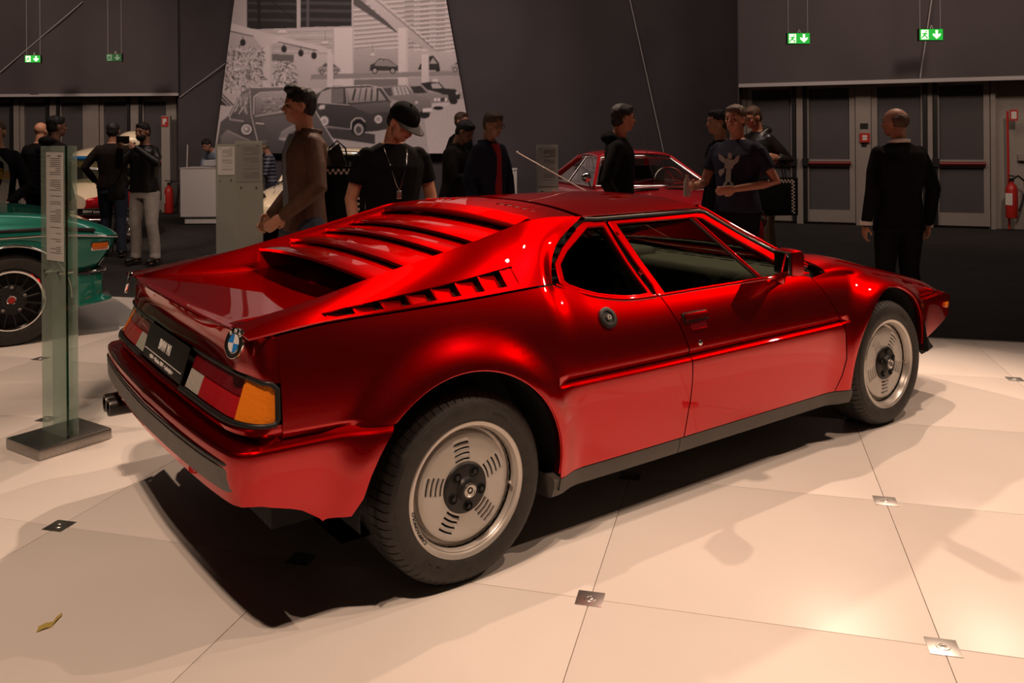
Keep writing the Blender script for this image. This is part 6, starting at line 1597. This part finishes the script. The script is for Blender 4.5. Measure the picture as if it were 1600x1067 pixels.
    if glasses:
        m = MB()
        for q in (-1, 1): m.tube([HP(.098, q*.033+.022*math.cos(a_), .006+.016*math.sin(a_)) for a_ in np.linspace(0, 2*PI, 13)], .002, 5).tube([HP(.096, q*.055, .01), HP(.0, q*.080, .01)], .002, 5)
        m.tube([HP(.100, -.011, .008), HP(.100, .011, .008)], .002, 5); m.V = [Vector(v)*s for v in m.V]; m.build('glasses', GLSF, t, 60)
    if cap:
        m = MB().sphere(HP(-.008, 0, .050), 1, 28, 16, (.112, .095, .094), R3); m.V = [v for v in m.V]
        V = []
        m = MB(); N = 28
        for i in range(9):
            th = PI/2*(i/8)
            for k in range(N): a_ = 2*PI*k/N; V.append(HP(-.006+.110*math.cos(a_)*math.cos(th)**.75, .091*math.sin(a_)*math.cos(th)**.75, .036+.098*math.sin(th)**.9))
        m.add(V, [(i*N+k, i*N+(k+1) % N, (i+1)*N+(k+1) % N, (i+1)*N+k) for i in range(8) for k in range(N)]); m.V = [Vector(v)*s for v in m.V]
        o = m.build('cap', BLKC, t, 60, clean=1e-4); mod(o, 'SOLIDIFY', thickness=.004)
        V = []
        for i in range(7):
            for k in range(13): a_ = -1.15+2.3*k/12; rr = .098+.085*(i/6)*math.cos(a_)**.5; V.append(HP(-.004+rr*math.cos(a_)*1.02, (.086+.006*i/6)*math.sin(a_)*1.05, .038-.006*(i/6)-.014*math.sin(a_)**2*(i/6)))
        m = MB().add(V, gridfaces(7, 13)); m.V = [Vector(v)*s for v in m.V]; o = m.build('cap_visor', mat('grey_visor', (.05, .048, .045), .8), t, 60); mod(o, 'SOLIDIFY', thickness=.004)
        m = MB().sphere(HP(-.006, 0, .136), .008, 10, 6); m.V = [Vector(v)*s for v in m.V]; m.build('cap_button', BLKC, t, 60)
    return t, X, HM, s
def toface(dx, dy=0):
    "heading: 0 = away from the camera, +pi/2 = to the left of the picture"
    return YAW+dx
def pp_(px, dep, py=230): return hp(latat(px, py, dep), dep)
LEFT, RIGHT, AWAY, TOWARD = PI/2, -PI/2, 0, PI
def childmesh(t, name, mb, m, smooth=60): return mb.build(name, m, t, smooth)
# 1 man in the brown jacket, profile to the left
t, X, HM, s = person('man in an open brown jacket and jeans looking left, in front of the photo banner', pp_(476, 5.6), YAW+LEFT+.55, 1.80, {1: ((.0, .27, 1.15), (.20, .20, .98)), -1: ((-.05, -.27, 1.16), (.16, -.20, .95))}, hair=('quiff', 'HAIRD'), top='BRWN', trouser='JEAN', coat=True, collar='coat', headyaw=-.15, shirt='GREY', hem=.86, vox=.009)
# 2 man in black T-shirt and flat cap bending over the car
t, X, HM, s = person('man in a black T-shirt and black flat-brimmed cap looking down at the car', pp_(610, 5.3), YAW+TOWARD+.42, 1.71, {1: ((.02, .265, 1.14), (.10, .24, .88)), -1: ((.02, -.265, 1.14), (.10, -.25, .88))}, lean=.10, headyaw=.50, headpitch=.62, hair=('short', 'HAIRD'), top='BLKC', sleeve='short', trouser='BLKC', skin='SKIN', cap=True, build=1.12, vox=.009)
m = MB(); P = [X @ Vector(p) for p in ((.06, .075, 1.47), (.125, .055, 1.38), (.150, .015, 1.25), (.152, -.0, 1.22), (.150, -.015, 1.25), (.125, -.055, 1.38), (.06, -.075, 1.47))]; m.tube([p*s for p in P], .0028, 6); childmesh(t, 'necklace', m, CHROME)
m = MB().box((X @ Vector((.156, 0, 1.19)))*s, (.008, .03, .05), bev=.003); childmesh(t, 'pendant', m, STEEL)
# 3 man with phone
t, X, HM, s = person('dark-haired man in a dark jacket looking down at a small camera in his hands', pp_(706, 8.6), YAW+RIGHT-.35, 1.66, {1: ((.14, .24, 1.14), (.34, .06, 1.20)), -1: ((.14, -.22, 1.14), (.34, -.04, 1.20))}, lean=.12, headpitch=.45, top='DGRN', trouser='BEIGE', coat=True, skin='SKIND', collar='coat')
tag(MB().box(Matrix.Translation(t.location) @ Matrix.Rotation(t.rotation_euler.z, 4, 'Z') @ (Vector((.43, .01, 1.24))*s), (.08, .10, .03), bev=.005).build('camera', BLACK, None, 40), 'small dark camera held by the man left of the red shirt', 'camera')
# 4 youth behind
person('fair-skinned young man with brown hair, seen behind the man with the camera', pp_(719, 11.4), YAW+RIGHT-.6, 1.80, hair=('short', 'HAIRB'), top='BLKC', trouser='JEAN', vox=.013)
# 5 glasses and red shirt
person('man with glasses and a red shirt under an open dark jacket', pp_(764, 7.6), YAW+RIGHT-.75, 1.70, {1: ((.0, .26, 1.14), (.06, .24, .88)), -1: ((-.02, -.26, 1.14), (.08, -.22, .88))}, headpitch=.25, hair=('short', 'HAIRB'), top='NAVY', trouser='BLKC', coat=True, glasses=True, skin='SKIND', shirt='REDS', collar='coat')
# 6 black hoodie
t, X, HM, s = person('man in a black hooded top with his head turned away to the right', pp_(968, 7.0), YAW+RIGHT-.25, 1.73, {1: ((-.05, .27, 1.15), (.08, .24, .90)), -1: ((-.08, -.27, 1.14), (.06, -.25, .90))}, headyaw=.45, hair=('short', 'HAIRD'), top='BLKC', trouser='BLKC', hood=True, skin='SKIN')
# 7 dark T-shirt with a pale print
t, X, HM, s = person('man in a dark T-shirt with a pale heraldic print, holding a small bottle', pp_(1152, 6.8), YAW+LEFT+.75, 1.71, {1: ((-.04, .33, 1.15), (.20, .10, 1.10)), -1: ((.06, -.28, 1.13), (.30, -.22, 1.12))}, headyaw=.10, hair=('short', 'HAIRB'), top='NAVY', sleeve='short', trouser='BLKC', skin='SKIND', build=1.15)
def frontpatch(t, X, s, polys, m, name, b=1.15, off=.134, z0=1.28):
    mb = MB()
    for P in polys:
        V = [X @ Vector((.105*b+.016+.012-.35*y*y*2, y, z0+z)) for (y, z) in P]; mb.add([v*s for v in V], [tuple(range(len(V)))])
    return childmesh(t, name, mb, m, None)
frontpatch(t, X, s, [[(-.02, -.13), (.03, -.13), (.035, -.02), (-.01, -.02)], [(-.03, -.02), (.05, -.02), (.06, .05), (-.02, .06)], [(.0, .06), (.04, .06), (.045, .10), (.01, .11)], [(.05, .0), (.10, .04), (.11, .09), (.08, .08), (.05, .04)], [(-.03, .02), (-.08, .05), (-.09, .10), (-.06, .09), (-.02, .06)], [(-.03, -.13), (-.0, -.13), (-.02, -.17), (-.05, -.17)], [(.02, -.13), (.05, -.13), (.06, -.17), (.03, -.17)], [(-.03, -.05), (-.07, -.09), (-.09, -.05), (-.075, -.03), (-.03, -.02)]], mat('faded_print', (.22, .21, .19), .8), 'shirt_print')
W_ = Matrix.Translation(t.location) @ Matrix.Rotation(t.rotation_euler.z, 4, 'Z')
p = W_ @ (Vector((.40, -.215, 1.11))*s); tag(MB().lathe([(0, -.07), (.028, -.07), (.028, .04), (.012, .08), (.012, .10), (0, .10)], 16, p).build('bottle', mat('pet_bottle', (.45, .45, .42), .15, trans=.6), None, 50), 'small clear bottle held by the man in the printed T-shirt', 'bottle')
# 8 person half hidden behind him
person('person mostly hidden behind the man in the printed T-shirt', pp_(1126, 7.6), YAW+LEFT+.2, 1.70, hair=('short', 'HAIRD'), top='BLKC', trouser='BLKC', vox=.013)
# 9 black jacket by the doors
t9 = person('man in a black hooded jacket and beige trousers bending forward by the doors', pp_(1190, 9.4), YAW+LEFT+.5, 1.80, {1: ((-.14, .27, 1.16), (.02, .27, 1.20)), -1: ((-.12, -.27, 1.16), (.12, -.22, 1.02))}, lean=.10, headpitch=.30, hair=('short', 'HAIRB'), top='LEATH', trouser='BEIGE', coat=True, hood=True, glasses=True, skin='SKIN')
# 10 suit
t, X, HM, s = person('balding man in a black suit with white collar seen from behind at right', pp_(1404, 6.4), YAW+AWAY+.12, 1.67, {1: ((-.06, .255, 1.13), (.02, .265, .86)), -1: ((-.06, -.255, 1.13), (.02, -.265, .86))}, headyaw=.55, hair=('thin', 'HAIRB'), top='BLKC', trouser='BLKC', coat=True, collar='white', skin='SKIND', build=1.12, hem=.80, vox=.009)
m = MB()
for q in (1,): m.lathe([(.040, -.015), (.046, -.015), (.046, .015), (.040, .015)], 16, Vector((.02, .265, .865))*s, close=True)
childmesh(t, 'shirt_cuff', m, WSH)
# 11 photographing man
t, X, HM, s = person('man in a black leather jacket and pale trousers taking a picture with a phone', pp_(226, 10.2), YAW+TOWARD-.25, 1.67, {1: ((.14, .28, 1.27), (.24, .06, 1.46)), -1: ((.14, -.28, 1.24), (.26, -.16, 1.45)), 'palm1': (0, -1, 0), 'palm-1': (0, 1, 0)}, headpitch=.05, hair=('short', 'HAIRD'), top='LEATH', trouser='PALE', coat=True, skin='SKIN', beard=True, stance=.12, build=1.05)
W_ = Matrix.Translation(t.location) @ Matrix.Rotation(t.rotation_euler.z, 4, 'Z')
p = W_ @ (Vector((.33, -.06, 1.53))*s); tag(MB().box(p+Vector((0, 0, .03)), (.012, .17, .085), Matrix.Rotation(t.rotation_euler.z, 3, 'Z'), bev=.004).build('phone', BLACK, None, 40), 'dark phone held up by the man in the leather jacket', 'phone')
p = W_ @ (Vector((.02, -.24, .92))*s); b_ = empty('shoulder_bag', W_ @ (Vector((.02, -.40, .80))*s), t.rotation_euler.z, 'dark shoulder bag hanging at the side of the man taking a picture', 'bag')
MB().box((0, 0, .10), (.22, .10, .22), bev=.03).build('bag_body', LEATH, b_, 50); MB().tube([(0, .0, .20), (-.02, .10, .45), (-.02, .24, .68)], .012, 6).build('strap', LEATH, b_, 60)
# 12 man seen from behind by the bubble car
person('man in a dark brown jacket and jeans seen from behind, facing the bubble car', pp_(176, 10.9), YAW+AWAY+.25, 1.69, {1: ((-.02, .34, 1.18), (.10, .24, 1.0)), -1: ((-.0, -.30, 1.14), (.10, -.22, .95))}, hair=('short', 'HAIRD'), top='DBRN', trouser='JEAN', coat=True, skin='SKIND', build=1.1, step=.6)
# 13 vest man
t, X, HM, s = person('dark-haired man in a quilted navy vest and grey hood seen from behind', pp_(84, 9.3), YAW+AWAY-.55, 1.73, hair=('short', 'HAIRD'), top='DGRN', trouser='BLKC', coat=True, hood=True, skin='SKIND', headyaw=-.2, build=1.05)
m = MB()
for k in range(9):
    z = 1.40-k*.052; ry = (.17+.035 if z > 1.3 else .15+.045)*1.05; m.tube([Vector((-.003+(.128+.01)*math.cos(a_), ry*math.sin(a_), z))*s for a_ in np.linspace(0, 2*PI, 29)], [.030*s]*29, 8)
childmesh(t, 'quilted_vest', m, NAVY)
# 14 bald
person('bald man in dark clothes seen from behind, left of the navy vest', pp_(62, 10.9), YAW+AWAY-.1, 1.70, hair=None, top='BLKC', trouser='BLKC', coat=True, skin='SKIN', build=1.15, vox=.013)
# 15 varsity jacket at the edge
t, X, HM, s = person('fair-haired person in grey and black college jacket with yellow lettering, cut by left edge', pp_(-4, 8.1), YAW+TOWARD+.25, 1.66, {1: ((.04, .28, 1.10), (.17, .16, .96)), -1: ((.04, -.28, 1.10), (.17, -.12, .96))}, hair=('short', 'HAIRB'), top='BLKC', trouser='JEAN', coat=True, skin='SKIN')
gm = mat('grey_marl', (.34, .32, .29), .9, noise=.08, nscale=60)
frontpatch(t, X, s, [[(-.12, -.30), (.12, -.30), (.145, -.05), (.13, .08), (.06, .17), (-.06, .17), (-.13, .08), (-.145, -.05)]], gm, 'jacket_front', 1.0, z0=1.25)
V, F = font('vis', .16, .003, bold=.004); V2 = [(X @ Vector((.156, v.x+.0, 1.24+v.y)))*s for v in V]; o = mesh('jacket_lettering', [(v.x, v.y+.07, v.z) for v in V2], F, mat('yellow_letter', (.50, .26, .02), .7), t)
# 16 striped jumper
person('grey-haired woman in a striped navy jumper behind the glass pillars', pp_(424, 13.4), YAW+LEFT+.3, 1.46, {1: ((.12, .22, 1.10), (.30, .12, 1.15)), -1: ((.12, -.22, 1.10), (.30, -.10, 1.15))}, lean=.12, headpitch=.3, hair=('short', 'HAIRG'), top='STRP', trouser='JEAN', glasses=True, vox=.013)
# 17 person behind the counter
person('person in a light blue shirt leaning behind the reception counter', pp_(352, 16.5), YAW+LEFT+1.2, 1.70, {1: ((.35, .24, 1.12), (.55, .10, 1.0)), -1: ((.35, -.24, 1.12), (.55, -.10, 1.0))}, lean=.85, headpitch=.2, hair=('short', 'HAIRD'), top='LBLU', trouser='BLKC', vox=.014)
# ---------------- checkered shopping bags
def bag(pos, rz, w_, h, d, label, tilt=0):
    t = empty('shopping_bag', pos, rz, label, 'bag'); B = MB().box((0, 0, h/2), (d, w_, h), bev=.006); B.build('bag_body', BLKC, t, 40)
    ck = MB(); c2 = MB(); n = int(h*.9/.018)
    for side in (-1, 1):
        for i in range(n):
            for j in range(2):
                if (i+j) % 2 == 0: ck.box((side*(d/2+.001), side*(w_/2-.045-j*.018), .03+i*.018), (.002, .018, .018)); 
    for i in range(int(w_*.8/.018)):
        for j in range(2):
            if (i+j) % 2 == 0:
                for side in (-1, 1): ck.box((side*(d/2+.001), -w_/2+.06+i*.018, h-.045+j*.018), (.002, .018, .018))
    ck.build('checker_band', mat('check_white', (.50, .42, .38), .7), t)
    for side in (-1, 1): MB().tube([(side*d*.3, -w_*.2, h), (side*d*.3, -w_*.15, h+.12), (side*d*.3, 0, h+.17), (side*d*.3, w_*.15, h+.12), (side*d*.3, w_*.2, h)], .006, 6).build('handle', BLKC, t, 60)
    return t
z0 = at(540, 345, 5.9).z; bag(Vector((*pp_(527, 5.80)[:2], z0-.12)), YAW+TOWARD+.2, .36, .50, .12, 'black shopping bag with a pink checkered band beside the brown jacket')
W_ = Matrix.Translation(t9[0].location) @ Matrix.Rotation(t9[0].rotation_euler.z, 4, 'Z'); hp9 = W_ @ (Vector((.06, .28, 1.19))*t9[3])
bag(Vector((hp9.x, hp9.y, hp9.z-.585)), YAW+TOWARD+.1, .40, .40, .12, 'black shopping bag with a checkered band behind the printed T-shirt')
c = pp_(522, 6.3); zt = at(522, 232, 6.3).z; zb_ = at(530, 275, 6.3).z
q = MB().prism([at(513, 236, 5.79), at(529, 224, 5.79), at(540, 252, 5.79), at(541, 300, 5.79), at(527, 300, 5.79)], F2*.02); tag(q.build('folded_brochure', mat('green_black_card', (.014, .02, .016), .5)), 'dark folded card sticking out beside the brown jacket', 'papers')
q = MB().prism([at(510, 240, 5.82), at(520, 240, 5.82), at(533, 274, 5.82), at(538, 300, 5.82), at(520, 300, 5.82)], F2*.01); tag(q.build('paper_sheet', mat('grey_paper', (.22, .20, .19), .7)), 'pale grey paper beside the dark folded card', 'papers')
